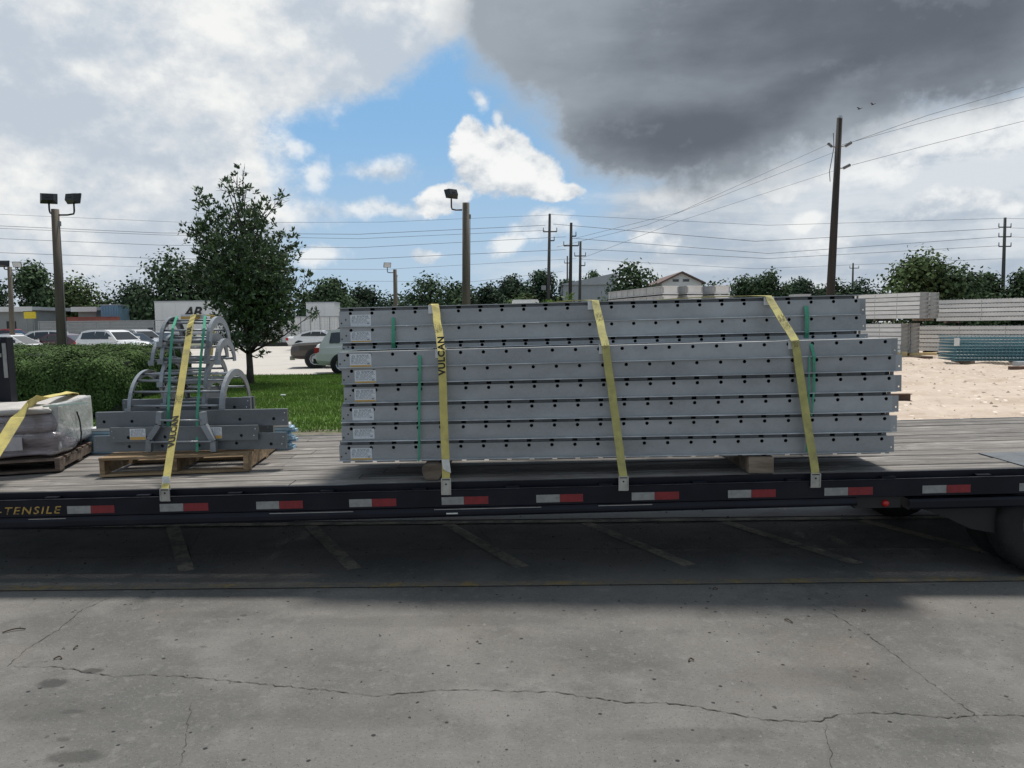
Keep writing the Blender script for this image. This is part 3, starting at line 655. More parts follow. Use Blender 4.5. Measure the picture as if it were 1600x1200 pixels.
# raised black front frame of the trailer at the left edge of the picture
p0 = tl(-60, 600, 6.3); p1 = tl(19, 600, 6.3); ztop = tl(10, 527, 6.3).z
fr = MB(); fr.box(p0.x - 1.5, p1.x - 0.05, p0.y, p0.y + 0.10, 0.0, ztop - 0.02); part('front_frame', fr, M_frame, trailer)
part('corner_post', bx(p1.x - 0.048, p1.x, p0.y - 0.02, p0.y + 0.06, 0.0, ztop), M_frame, trailer)
part('white_reflector', bx(p1.x - 0.040, p1.x - 0.008, p0.y - 0.0235, p0.y - 0.0205, tl(10, 590, 6.3).z, tl(10, 536, 6.3).z), M_reflw, trailer)
part('cross_bar', bx(p0.x - 1.5, p1.x - 0.05, p0.y - 0.03, p0.y - 0.002, tl(5, 552, 6.3).z - 0.03, tl(5, 552, 6.3).z), M_reflw, trailer)

# ------------------------------------------------------------------ steel form panels on the trailer
PIT = 0.1545
def panel_meshes(L_, h, notch, nh, hx0, hz):
    """side rail with real holes; upper flange strip with notches; body; end plates"""
    r = MB(); r.holeplate(0, L_, 0.006, h, 0.0, [(hx0 + PIT * i, hz) for i in range(nh)], 0.0118, 12, 0.010)
    r.box(0, L_, -0.026, 0.0, 0.0, 0.0055, 1)
    body = MB(); D_ = 0.60
    body.face([(0, D_, 0), (L_, D_, 0), (L_, D_, h), (0, D_, h)]); body.face([(0, 0.0002, h), (L_, 0.0002, h), (L_, D_, h), (0, D_, h)])
    body.face([(0, 0.0002, 0.0056), (0, D_, 0.0056), (L_, D_, 0.0056), (L_, 0.0002, 0.0056)])
    body.face([(0, 0, 0), (0, D_, 0), (0, D_, h), (0, 0, h)]); body.face([(L_, 0, 0), (L_, 0, h), (L_, D_, h), (L_, D_, 0)])
    fl = MB(); xs = [0.0] + [hx0 + PIT * i + 0.016 for i in range(nh)]
    if notch:
        for i in range(nh + 1):
            a = xs[i]; b = (hx0 + PIT * i - 0.016) if i < nh else L_
            fl.prism([(a, 0.024, h), (b, 0.024, h), (b, 0.024, h + notch), (a, 0.024, h + notch)], [(a, 0.032, h), (b, 0.032, h), (b, 0.032, h + notch), (a, 0.032, h + notch)])
        fl.face([(0, 0.09, h), (L_, 0.09, h), (L_, 0.09, h + notch), (0, 0.09, h + notch)], 1)
    ep = MB(); ep.holeplate(L_, L_ + 0.040, 0.0, h, 0.001, [(L_ + 0.024, h * 0.30)], 0.0062, 10, 0.006)
    el = MB(); el.lathe([(0.0, -0.0012), (0.0055, -0.0012), (0.006, 0.0)], 10, 'y', (0, 0, 0))  # flat dark disc painted for the shade of a small hole
    return r.mesh('side_rail', [M_steel, M_edge]), body.mesh('face_sheet', M_steel), (fl.mesh('upper_flange', [M_recess, M_hole]) if notch else None), ep.mesh('end_plate', M_steel), el.mesh('hole_disc', M_hole)
LAB_W, LAB_H = 0.148, 0.080
lab_m = bx(0, LAB_W, -0.0016, -0.0002, 0, LAB_H).mesh('spec_label', M_paper)
band_m = bx(0.002, LAB_W - 0.002, -0.0024, -0.0017, 0.0005, 0.011).mesh('orange_band', M_orange)
def fine_print():
    m = MB(); r = random.Random(3)
    for row in range(9):
        z = LAB_H - 0.010 - row * 0.0062; x = 0.048 if row < 3 else 0.008
        while x < LAB_W - 0.012:
            w = r.uniform(0.006, 0.026)
            if x + w > LAB_W - 0.006: break
            m.box(x, x + w, -0.0022, -0.0017, z, z + (0.0034 if row < 2 else 0.0020)); x += w + r.uniform(0.002, 0.008)
        if row > 3 and r.random() < 0.3: continue
    ring = 20
    for k in range(ring):
        a, b = 2 * math.pi * k / ring, 2 * math.pi * (k + 1) / ring; cx, cz = 0.025, LAB_H - 0.017
        m.face([(cx + 0.011 * math.cos(a), -0.0021, cz + 0.011 * math.sin(a)), (cx + 0.0085 * math.cos(a), -0.0021, cz + 0.0085 * math.sin(a)),
                (cx + 0.0085 * math.cos(b), -0.0021, cz + 0.0085 * math.sin(b)), (cx + 0.011 * math.cos(b), -0.0021, cz + 0.011 * math.sin(b))])
    m.box(0.018, 0.032, -0.0021, -0.0017, LAB_H - 0.019, LAB_H - 0.015)
    m.box(0.013, 0.019, -0.0021, -0.0017, LAB_H - 0.046, LAB_H - 0.038); m.box(LAB_W - 0.030, LAB_W - 0.012, -0.0021, -0.0017, 0.015, 0.021)
    return m.mesh('fine_print', M_print)
print_m = fine_print()
def form_panel(frame_loc, rot, x, y, z, meshes, label, group, lab_x=None, lab_z=0.006, band=True, lab_s=1.0):
    Mf = Matrix.Translation(frame_loc) @ Euler(rot).to_matrix().to_4x4()
    jr = random.Random(label); t = thing('steel_form', label, 'steel form', Mf @ Vector((x, y + jr.uniform(-0.004, 0.006), z)), (rot[0] + rad(jr.uniform(-0.5, 0.3)), rot[1] + rad(jr.uniform(-0.03, 0.03)), rot[2] + rad(jr.uniform(-0.16, 0.16))), group)
    r, b, f, e, el = meshes
    link('side_rail', r, t); link('face_sheet', b, t)
    if f: link('upper_flange', f, t)
    link('end_plate', e, t)
    for ex, ez in ((0.045, 0.052), (0.013, 0.028)): link('hole_disc', el, t, (ex, 0, ez if meshes[0] is not pm_c[0] else 0.4 * ez))
    if lab_x is not None:
        l = link('spec_label', lab_m, t, (lab_x, 0, lab_z)); l.scale = (1, 1, lab_s); link('fine_print', print_m, l)
        if band: link('orange_band', band_m, l)
    return t
LOW_LOC, LOW_ROT = Vector((0, 5.151, 0.789)), (0, rad(-0.99), rad(-3.5))
LOW_X0 = -1.174; LH = 0.108
PL = 3.66
pm_n = panel_meshes(PL, LH, 0.024, 24, 0.068, LH - 0.021)
pm_c = panel_meshes(PL, 0.030, 0.026, 24, 0.078, 0.0165)
pm_p = panel_meshes(PL, LH, 0.0, 24, 0.068, LH - 0.021)
low_z = [0.012 + i * (LH + 0.024) for i in range(5)]; low_z.append(low_z[4] + LH + 0.001)
ordn = ['bottom', 'second from the bottom', 'third from the bottom', 'third from the top', 'second from the top', 'top']
note = ['its label edged in yellow', 'its label plain white', 'its label plain white', 'its label edged in yellow', 'its label edged in orange', 'its label edged in orange']
for i, z in enumerate(low_z):
    form_panel(LOW_LOC, LOW_ROT, LOW_X0 + (-0.012, 0.008, 0.014, 0.034, 0.030, 0.006)[i] - 0.005, 0.004 * (i % 2), z, pm_n if i < 4 else pm_p,
        'grey steel form, %s in the lower bundle, %s' % (ordn[i], note[i]), 'steel form panels of the lower bundle',
        (0.078, 0.080, 0.076, 0.074, 0.088, 0.082)[i], (0.006, 0.018, 0.014, 0.008, 0.004, 0.006)[i], i not in (1, 2), (1.0, 0.86, 1.0, 1.1, 1.1, 1.1)[i])
# bottom runner with notches under the lowest panel
Lf = Matrix.Translation(LOW_LOC) @ Euler(LOW_ROT).to_matrix().to_4x4()
t = thing('form_runner', 'notched grey steel runner under the lowest panel of the lower bundle', 'steel runner', Lf @ Vector((LOW_X0, 0.012, 0)), LOW_ROT)
m = MB(); xs = [0.0] + [0.068 + PIT * i + 0.016 for i in range(24)]
for i in range(25):
    a = xs[i]; b = (0.068 + PIT * i - 0.016) if i < 24 else PL
    m.box(a, b, 0.0, 0.010, -0.003, 0.0118)
part('notched_strip', m, M_steel, t); part('runner_body', bx(0, PL, 0.06, 0.58, -0.003, 0.0118), M_steel_d, t)
UP_LOC, UP_ROT = Vector((0, 5.453, 1.549)), (0, rad(-0.81), rad(-2.0)); UP_X0 = -1.224; UH = 0.112
pm_u = panel_meshes(PL, UH, 0.020, 24, 0.080, UH - 0.016)
pm_up = panel_meshes(PL, UH, 0.0, 24, 0.080, UH - 0.022)
form_panel(UP_LOC, UP_ROT, UP_X0 + 0.01, 0.0, 0.0, pm_c, 'shallow grey steel form rail lying between the upper and the lower bundle', 'steel form panels of the upper bundle')
form_panel(UP_LOC, UP_ROT, UP_X0, 0.0, 0.0500, pm_up, 'grey steel form panel, lower of the two tall ones in the upper bundle', 'steel form panels of the upper bundle', 0.075, 0.004, True, 0.95)
form_panel(UP_LOC, UP_ROT, UP_X0, 0.004, 0.0500 + UH + 0.0015, pm_u, 'grey steel form panel, topmost of the whole load on the trailer', 'steel form panels of the upper bundle', 0.078, 0.006, False, 1.0)
topz = 0.0500 + 2 * UH + 0.0015 + 0.020
# the back halves of both bundles: same panels turned round, hidden behind the front ones
form_top = thing('form_skin', 'flat grey steel sheet closing the top of the upper bundle', 'steel sheet', Matrix.Translation(UP_LOC) @ Euler(UP_ROT).to_matrix().to_4x4() @ Vector((UP_X0, 0, 0)), UP_ROT)
part('skin_sheet', bx(0.0, PL, 0.002, 0.62, topz + 0.0005, topz + 0.006), M_steel, form_top)
Uf = Matrix.Translation(UP_LOC) @ Euler(UP_ROT).to_matrix().to_4x4()
# dunnage under the lower bundle
def block(pxl, pxr, pyt, pyb, Yf, depth, label, rough_end):
    a = at(pxl, pyb, Yf); b = at(pxr, pyt, Yf); zt = (Lf @ Vector((b.x, 0.1, -0.003))).z - 0.001; zb = deckz(a.x, Yf) + 0.004
    t = thing('timber_block', label, 'timber', ((a.x + b.x) / 2, Yf, zb), (0, 0, rad(-1.5)), 'timber dunnage under the lower bundle')
    w = (b.x - a.x) / 2; h = zt - zb; m = MB()
    if rough_end:
        n = 14; pr = [(w * (1.0 + 0.10 * math.sin(3 * q)) * (abs(math.cos(q)) ** 0.6) * (1 if math.cos(q) > 0 else -1), h / 2 + h / 2 * (abs(math.sin(q)) ** 0.6) * (1 if math.sin(q) > 0 else -1)) for q in np.linspace(0, 2 * math.pi, n + 1)[:-1]]
        m.prism([(x, 0, z) for x, z in pr], [(x, depth, z) for x, z in pr])
    else: m.box(-w, w, 0, depth, 0, h)
    part('timber_body', m, M_block, t); return t
block(660, 690, 725, 753, 5.07, 0.85, 'rough dark timber block under the left of the lower bundle', True)
block(1170, 1209, 716, 743, 5.00, 1.0, 'square brown timber block under the right of the lower bundle', False)
for xx in (0.9,):
    P = Lf @ Vector((xx, 0.25, 0)); zb = deckz(P.x, P.y) + 0.004
# upper bundle rests on rails laid across the back of the lower bundle
zt_low = low_z[-1] + LH

# ------------------------------------------------------------------ straps, bands, protectors
def ribbon(pts, width, thick=0.003, wref=None):
    """pts: list of (Vector, normal of the segment that starts there); returns one thick ribbon"""
    n = len(pts); P = [Vector(p) for p, _ in pts]; Ns = [Vector(q).normalized() for _, q in pts]; m = MB(); Ls = []
    for i in range(n):
        w = Vector(); nn = Vector()
        for j in (i - 1, i):
            if 0 <= j < n - 1:
                t = (P[j + 1] - P[j]).normalized(); w += t.cross(Ns[j]).normalized(); nn += Ns[j]
        w.normalize(); nn.normalize(); h = w * (width / 2)
        Ls.append((P[i] - h, P[i] + h, P[i] + h + nn * thick, P[i] - h + nn * thick))
    for a, b in zip(Ls[:-1], Ls[1:]):
        for k in range(4): m.face([a[k], a[(k + 1) % 4], b[(k + 1) % 4], b[k]])
    m.face(list(reversed(Ls[0]))); m.face(list(Ls[-1])); return m
NF = Vector((0, -1, 0.03)); NU = Vector((0, 0, 1)); NB = Vector((0, 1, 0))
def subdiv(a, b, nrm, k, sag=0.0, wob=0.0, r=None):
    out = []
    for i in range(k):
        q = i / k; p = a.lerp(b, q) - nrm.normalized() * sag * math.sin(math.pi * q)
        if wob and i: p += Vector((r.uniform(-wob, wob), 0, 0))
        out.append((p, nrm))
    return out
def strap(name_lab, top_pts, rail_px, hook_y, matm, width=0.052, backdx=-0.1, words=(), tag=None, seed=1, farx=None):
    """top_pts: front points from the top edge down to just above the rail (world)"""
    r = random.Random(seed)
    root = thing('ratchet_strap', name_lab, 'strap', top_pts[0], (0, 0, 0), 'yellow straps over the trailer load')
    pts = []
    T0 = top_pts[0]; yb = T0.y + 0.66
    back = Vector((T0.x + backdx, yb, T0.z + 0.004)); far = TM @ Vector((tl(800, 600, 5).x + 0, WID + 0.02, -0.05))
    farp = TM @ Vector(((TMI @ back).x + backdx * 0.3, WID + 0.018, -0.06))
    if farx is not None: farp = TM @ Vector((farx, WID + 0.018, -0.06))
    pts += subdiv(farp, back, Vector((0, 1, 0.3)), 6) + subdiv(back, T0 + Vector((0, 0.0, 0.004)), NU, 6, -0.006)
    fr_ = list(top_pts)
    fr_[0] = T0 + Vector((0, -0.004, 0.002))
    for a, b in zip(fr_[:-1], fr_[1:]):
        pts += subdiv(a, b, NF, 9, 0.004, 0.0022, r)
    pts.append((fr_[-1], NF))
    org = Vector(root.location)
    pts = [(p - org, q) for p, q in pts]
    part('webbing', ribbon(pts, width, 0.0045), matm, root, smooth=False)
    # flat hook on the rub rail
    hk = fr_[-1] - org; hx_, hy_, hz_ = hk
    m = MB(); w = 0.032
    m.box(hx_ - w, hx_ + w, hy_ - 0.008, hy_ - 0.003, hz_ - hook_y, hz_ + 0.004); m.box(hx_ - w, hx_ + w, hy_ - 0.006, hy_ + 0.02, hz_ - hook_y - 0.006, hz_ - hook_y)
    m.box(hx_ - w, hx_ - w + 0.006, hy_ - 0.013, hy_ - 0.008, hz_ - hook_y, hz_); m.box(hx_ + w - 0.006, hx_ + w, hy_ - 0.013, hy_ - 0.008, hz_ - hook_y, hz_)
    h = part('flat_hook', m, M_hook, root)
    m = MB(); m.lathe([(0, -0.0095), (0.006, -0.0095), (0.006, -0.0085)], 10, 'y', (hx_, hy_, hz_ - hook_y * 0.35)); m.box(hx_ - 0.024, hx_ + 0.024, hy_ - 0.0095, hy_ - 0.0085, hz_ - 0.008, hz_ - 0.002); part('hook_slot', m, M_ink, h)
    for (seg, q, txt, size, mt) in words:
        if txt == '#':
            me = MB(); rk = random.Random(seed * 7 + int(q * 100))
            for ix in range(9):
                for iy in range(5):
                    if rk.random() < 0.62: x_, y_ = ix * size * 0.16, (iy - 2.5) * size * 0.19; me.box(x_, x_ + size * rk.uniform(0.06, 0.15), y_, y_ + size * rk.uniform(0.06, 0.16), 0, 0.0005)
            me = me.mesh('stamp_marks', mt)
        else:
            me = text_mesh(txt, size, 0.0004, 0.0, 1.12, 0.0024); me.materials.append(mt)
        a, b = fr_[seg], fr_[seg + 1]; p = a.lerp(b, q); u = (a - b).normalized(); nz = NF.normalized(); nz = (nz - u * nz.dot(u)).normalized(); v = nz.cross(u)
        o = link('stamp_marks' if txt == '#' else 'lettering', me, root); Mx = Matrix.Identity(4)
        for i in range(3): Mx[i][0] = u[i]; Mx[i][1] = v[i]; Mx[i][2] = nz[i]; Mx[i][3] = (p + nz * 0.0042 - org)[i]
        o.matrix_local = Mx
    if tag:
        a = fr_[-2].lerp(fr_[-1], tag) - org; m = MB(); c = a + Vector((0.002, -0.010, 0))
        pr = [(-0.026, 0.028), (0.022, 0.030), (0.030, -0.02), (0.034, -0.058), (0.004, -0.046), (-0.018, -0.030)]
        m.prism([(c.x + x, c.y - 0.012 * (z < 0), c.z + z) for x, z in pr], [(c.x + x, c.y + 0.0022 - 0.012 * (z < 0), c.z + z) for x, z in pr]); part('sewn_tag', m, M_tagw, root)
    return root
def on_up(px, py, off=0.030):       # a point just in front of the upper bundle's face plane
    Y = 5.45
    for _ in range(5):
        q = Uf.inverted() @ at(px, py, Y); Y -= (q.y + off)
    return at(px, py, Y)
def on_low(px, py, off=0.030):
    Y = 5.15
    for _ in range(5):
        q = Lf.inverted() @ at(px, py, Y); Y -= (q.y + off)
    return at(px, py, Y)
def on_rail(px, py, off=0.018):
    Y = 4.94
    for _ in range(5):
        q = TMI @ at(px, py, Y); Y -= (q.y + off)
    return at(px, py, Y)
def fix_top(px, py):
    p = on_up(px, py, 0.004); q = Uf.inverted() @ p; q.z = topz + 0.009; return Uf @ q
strap('yellow strap lettered in black at the left end of the panel bundles', [fix_top(680, 486), on_low(690, 548), on_rail(697, 748)], None, 0.100, M_web, backdx=-0.10,
      words=((1, 0.195, 'VULCAN', 0.062, M_ink), (0, 0.60, '#', 0.050, M_ink_f)), tag=0.885, seed=2)
strap('yellow strap over the middle of the panel bundles', [fix_top(930, 481), on_low(946, 540), on_rail(974, 745)], None, 0.085, M_web2, backdx=-0.30,
      words=((0, 0.45, '#', 0.050, M_ink_f), (1, 0.03, '#', 0.03, M_ink_f)), seed=3)
strap('yellow strap over the right end of the panel bundles', [fix_top(1200, 474), on_low(1242, 532), on_rail(1274, 740)], None, 0.085, M_web2, backdx=-0.62,
      words=((0, 0.58, '#', 0.050, M_ink_f), (0, 0.75, '#', 0.046, M_ink_f), (1, 0.05, '#', 0.03, M_ink_f)), seed=4)
def protector(p, s, lab, grp='white corner protectors under the straps'):
    t = thing('edge_protector', lab, 'protector', p, (0, 0, rad(-3)), grp); m = MB()
    m.box(-s, s * 1.1, -0.004, -0.0005, -0.052, 0.004); m.box(-s, s * 1.1, -0.004, 0.07, 0.0042, 0.0075)
    part('angle_plate', m, M_white, t)
for (px, py, f, lab) in ((677, 490, on_up, 'white corner protector under the lettered strap at the top edge'), (688, 549, on_low, 'white corner protector under the lettered strap on the lower bundle'),
                         (926, 484, on_up, 'white corner protector under the middle strap at the top edge'), (944, 541, on_low, 'white corner protector under the middle strap on the lower bundle'),
                         (1201, 476, on_up, 'white corner protector under the right strap at the top edge'), (1240, 533, on_low, 'white corner protector under the right strap on the lower bundle')):
    p = f(px, py, 0.003)
    fr_m = Uf if f is on_up else Lf
    q = fr_m.inverted() @ p; q.z = (topz + 0.0015) if f is on_up else (zt_low - 0.003); q.y = -0.0015 if f is on_up else -0.0005
    protector(fr_m @ q, 0.034, lab)
def band(lab, pts, w0, w1):
    root = thing('steel_band', lab, 'band', pts[0], (0, 0, 0), 'green bands round the panel bundles'); org = Vector(root.location)
    root.name = 'green_band'
    k = max(1, len(pts) - 1); m = MB()
    for i in range(k):
        a, b = pts[i] - org, pts[i + 1] - org; wa = w0 + (w1 - w0) * i / k; wb = w0 + (w1 - w0) * (i + 1) / k
        A = [(a.x - wa / 2, a.y, a.z), (a.x + wa / 2, a.y, a.z), (a.x + wa / 2, a.y - 0.002, a.z), (a.x - wa / 2, a.y - 0.002, a.z)]
        B = [(b.x - wb / 2, b.y, b.z), (b.x + wb / 2, b.y, b.z), (b.x + wb / 2, b.y - 0.002, b.z), (b.x - wb / 2, b.y - 0.002, b.z)]
        m.prism(A, B)
    part('band_strip', m, M_green, root)
band('short green band in the fourth hole of the upper bundle, left', [on_up(614.5, 496, 0.0), on_up(614.5, 511, 0.030), on_up(614.5, 536, 0.030), on_up(615, 544, 0.004)], 0.020, 0.030)
band('long green band down the lower bundle left of the lettered strap', [on_low(655.5, 555, 0.0), on_low(656, 572, 0.030), on_low(655, 640, 0.030), on_low(655, 700, 0.030), on_low(654, 721, 0.030)], 0.022, 0.011)
band('green band near the right end of the upper bundle', [on_up(1259.5, 478, 0.0), on_up(1261, 492, 0.030), on_up(1261, 520, 0.030), on_up(1260, 530, 0.006)], 0.030, 0.026)
band('green band right of the right strap on the lower bundle, upper part free', [on_low(1267, 537, 0.0), on_low(1272, 556, 0.034), on_low(1272, 610, 0.02), on_low(1268, 650, 0.030)], 0.022, 0.010)
band('thin green band close beside the right strap on the lower bundle', [on_low(1265, 556, 0.030), on_low(1263, 640, 0.030), on_low(1260, 706, 0.030)], 0.010, 0.012)

# ------------------------------------------------------------------ pallet of column forms, left
PY = 5.55
def pal(x0, x1, y0_, dep, zb, h, label, group, mt, rot):
    t = thing('wooden_pallet', label, 'pallet', ((x0 + x1) / 2, y0_, zb), rot, group); w = (x1 - x0) / 2
    def pc(n, a, b, c, d, e, f): part(n, bx(a, b, c, d, e, f), mt, t)
    nb = 7
    for i in range(nb):
        c = i * (dep - 0.10) / (nb - 1); pc('deck_board', -w + random.uniform(-.006, .004), w + random.uniform(-.004, .008), c, c + 0.10, h - 0.018, h + random.uniform(-0.001, 0.001))
    for sx in (-w, -0.02, w - 0.04): pc('stringer', sx + 0.003, sx + 0.037, 0.004, dep - 0.004, 0.0165, h - 0.0195)
    for c in (0.0, dep / 2 - 0.05, dep - 0.10): pc('bottom_board', -w, w, c, c + 0.10, 0.0, 0.015)
    return t
pa = at(160, 740, PY); pb = at(386, 739, PY)
zb = deckz((pa.x + pb.x) / 2, PY) + 0.004
pal(pa.x, pb.x, PY, 1.20, zb, 0.137, 'yellowish wooden pallet under the curved column forms', 'wooden pallets on the trailer', M_pallet, (0, rad(-0.8), rad(5.0)))
ZP = zb + 0.139
CF = 'column form parts strapped on the pallet'
def scr(px, py, Y): return at(px, py, Y)
def beam(pxl, pxr, pyt, Y, h, holes, label, lab_px=None, zbase=None, depth=0.035):
    a = scr(pxl, pyt, Y); b = scr(pxr, pyt, Y); L_ = b.x - a.x; zt = (a.z + b.z) / 2 if zbase is None else zbase + h
    t = thing('form_beam', label, 'steel beam', (a.x, Y, zt - h), (0, rad(-0.6), rad(-1.0)), CF)
    m = MB(); cs = [((scr(p, pyt, Y).x - a.x), h * 0.30 + 0.012 * ((p // 7) % 2)) for p in holes]
    m.holeplate(0, L_, 0, h, 0, cs, 0.0125, 12, 0.008)
    part('web_plate', m, M_beam, t)
    m = MB(); m.box(0, L_, 0.0002, depth, h, h + 0.004); m.box(0, L_, 0.0002, depth, -0.004, 0); m.face([(0, depth, 0), (L_, depth, 0), (L_, depth, h), (0, depth, h)]); part('flange', m, M_beam, t)
    for ex in (0.028, L_ - 0.03):
        m = MB()
        for ez in (0.3 * h, 0.78 * h): m.lathe([(0, -0.0016), (0.0045, -0.0016), (0.005, 0)], 8, 'y', (ex + 0.012 * (ez > 0.5 * h) * (1 if ex > 0.5 else -1), 0, ez))
        part('bolt_hole', m, M_paper if ex > 0.5 else M_steel, t)
    m = MB(); m.face([(0, 0, 0), (0, depth, 0), (0, depth, h), (0, 0, h)]); m.face([(L_, 0, 0), (L_, depth, 0), (L_, depth, h), (L_, 0, h)]); part('end_cap', m, M_beam, t)
    if lab_px:
        for i, (lp, w) in enumerate(lab_px):
            l = link('spec_label', lab_m, t, (scr(lp, pyt, Y).x - a.x, -0.0004, 0.012)); l.scale = (w / LAB_W, 1, 1.05); link('fine_print', print_m, l)
            ob_ = link('orange_band', band_m, l); ob_.scale = (1, 1, 1.9)
    return t
beam(146, 448, 683, 5.72, 0.112, (202, 254, 312, 371, 425), 'lowest and longest grey beam across the front of the pallet of curved forms', zbase=ZP + 0.006)
beam(171, 404, 668, 5.68, 0.102, (200, 230, 258, 378), 'second grey beam of the pallet load, two white labels with orange bands on it', lab_px=((203, 0.118), (330, 0.085)), zbase=ZP + 0.084, depth=0.03)
beam(380, 427, 667, 5.98, 0.110, (408,), 'short grey beam end behind the right of the labelled beam', zbase=ZP + 0.056)
beam(149, 450, 644, 5.75, 0.115, (162, 206, 258, 376, 429), 'upper long grey beam below the wide curved form', zbase=ZP + 0.180)
beam(191, 392, 623, 5.95, 0.100, (246, 328, 367), 'shorter grey beam on top of the stack below the curved form', zbase=ZP + 0.270)
beam(378, 396, 617, 6.10, 0.10, (387,), 'small pale bracket plate standing behind the right end of the short beam', zbase=ZP + 0.270)
# V-shaped clamps in front of the beams
def clampv(pts, label, w=0.04):
    t = thing('form_clamp', label, 'clamp', scr(*pts[0]), (0, 0, 0), CF); org = Vector(t.location); m = MB()
    P = [scr(*p) - org for p in pts]
    for a, b in zip(P[:-1], P[1:]):
        d = (b - a).normalized(); s_ = Vector((0, -1, 0)).cross(d).normalized() * (w / 2)
        A = [a - s_, a + s_, a + s_ * 0.9 + Vector((0, 0.05, 0)), a - s_ * 0.9 + Vector((0, 0.05, 0))]; B = [b - s_, b + s_, b + s_ * 0.9 + Vector((0, 0.05, 0)), b - s_ * 0.9 + Vector((0, 0.05, 0))]
        m.prism(A, B)
    part('clamp_plate', m, M_galv, t); return t
clampv([(248, 644, 5.615), (247, 664, 5.615), (232, 687, 5.615), (231, 706, 5.615)], 'bent grey clamp plate on the left of the strap')
clampv([(315, 644, 5.615), (317, 664, 5.615), (332, 690, 5.615), (333, 706, 5.615)], 'bent grey clamp plate on the right of the strap')
def rods(lst, label):
    t = thing('tie_rods', label, 'rods', scr(*lst[0][0]), (0, 0, 0), CF); org = Vector(t.location)
    for a, b in lst:
        m = MB(); m.tube([scr(*a) - org, scr(*b) - org], 0.0075, 8); part('rod', m, M_galv, t, smooth=True)
rods([((249, 657, 5.60), (312, 657, 5.60))], 'upper thin rod between the two bent clamp plates')
rods([((233, 691, 5.60), (330, 690, 5.60))], 'lower thin rod between the two bent clamp plates')
def arch(pxl, pxr, py_apex, Yc, r, zfoot, label, a0=0.0, a1=180.0, nr=7, rw=0.052):
    """ladder of two half rings joined by rungs; the rings stand in planes across the trailer"""
    A = scr(pxl, py_apex, Yc); B = scr(pxr, py_apex, Yc)
    t = thing('column_form', label, 'column form', ((A.x + B.x) / 2, Yc, zfoot), (0, 0, rad(-1.5)), 'curved ladder column forms'); hw = (B.x - A.x) / 2
    n = 20
    for s in (-1, 1):
        m = MB(); x = s * hw; th_ = 0.0045
        for k in range(n):
            q0 = rad(a0 + (a1 - a0) * k / n); q1 = rad(a0 + (a1 - a0) * (k + 1) / n)
            def ring(q, rr_, xx): return (xx, -rr_ * math.cos(q), rr_ * math.sin(q))
            m.prism([ring(q0, r, x - th_), ring(q0, r, x + th_), ring(q0, r - rw, x + th_), ring(q0, r - rw, x - th_)],
                    [ring(q1, r, x - th_), ring(q1, r, x + th_), ring(q1, r - rw, x + th_), ring(q1, r - rw, x - th_)])
            xo = (x + th_ + 0.0002, x + 0.030) if s < 0 else (x - 0.030, x - th_ - 0.0002)
            xo = (x - 0.022, x - th_ - 0.0002) if s > 0 else (x + th_ + 0.0002, x + 0.022)
            m.prism([ring(q0, r, xo[0]), ring(q0, r, xo[1]), ring(q0, r - 0.006, xo[1]), ring(q0, r - 0.006, xo[0])],
                    [ring(q1, r, xo[0]), ring(q1, r, xo[1]), ring(q1, r - 0.006, xo[1]), ring(q1, r - 0.006, xo[0])])
        part('side_ring', m, M_galv, t)
        f = bx(x - 0.022, x + 0.022, -r - 0.004, -r + 0.002, -0.015, 0.022); part('foot_plate', f, M_galv, t)
    for i in range(nr):
        q = rad(a0 + 8 + (a1 - a0 - 16) * i / (nr - 1)); rr_ = r - rw * 0.55; y, z = -rr_ * math.cos(q), rr_ * math.sin(q)
        m = MB(); m.tube([(-hw + 0.005, y, z), (hw - 0.005, y, z)], 0.0085, 8); part('rung', m, M_galv, t, smooth=True)
    return t
ZA = ZP + 0.302
arch(228, 370, 600, 6.05, 0.30, ZA, 'widest curved ladder form, lying as a low arch on the beams', nr=8)
za = [ZP + 0.33, ZP + 0.49, ZP + 0.665, ZP + 0.80]
labs = ['lowest narrow curved form nested in the tall pile', 'second narrow curved form from the bottom of the nested pile', 'third narrow curved form of the nested pile, below the topmost', 'topmost curved form of the nested pile, under the strap']
for i, z in enumerate(za):
    arch(272 + (0, -4, -2, -2)[i], 337 + (-2, 2, 4, 8)[i], 560, 6.06 + 0.02 * i, 0.215, z, labs[i], nr=7)
arch(252, 354, 540, 6.10, 0.185, ZP + 0.655, 'wider curved form whose ends stick out either side of the nested pile', nr=3)
tb = thing('form_plate', 'flat top plate with an orange band on the topmost curved form', 'steel plate', scr(302, 497, 6.20), (0, 0, 0), CF)
part('plate', bx(-0.10, 0.10, 0, 0.006, -0.02, 0.03), M_paper, tb); part('orange_band', bx(-0.10, 0.055, -0.003, -0.0005, -0.012, 0.014), M_orange, tb)
# centre posts inside the pile
for (px, lab) in ((270, 'upright grey plate inside the curved forms, left of the strap'), (322, 'upright grey plate inside the curved forms, right of the strap')):
    a = scr(px, 640, 6.0); t = thing('upright_plate', lab, 'steel plate', (a.x, 5.98, ZA), (0, 0, rad(12 if px < 300 else -12)), CF)
    part('plate', bx(-0.004, 0.004, 0, 0.20, 0.0, 0.16), M_galv, t)
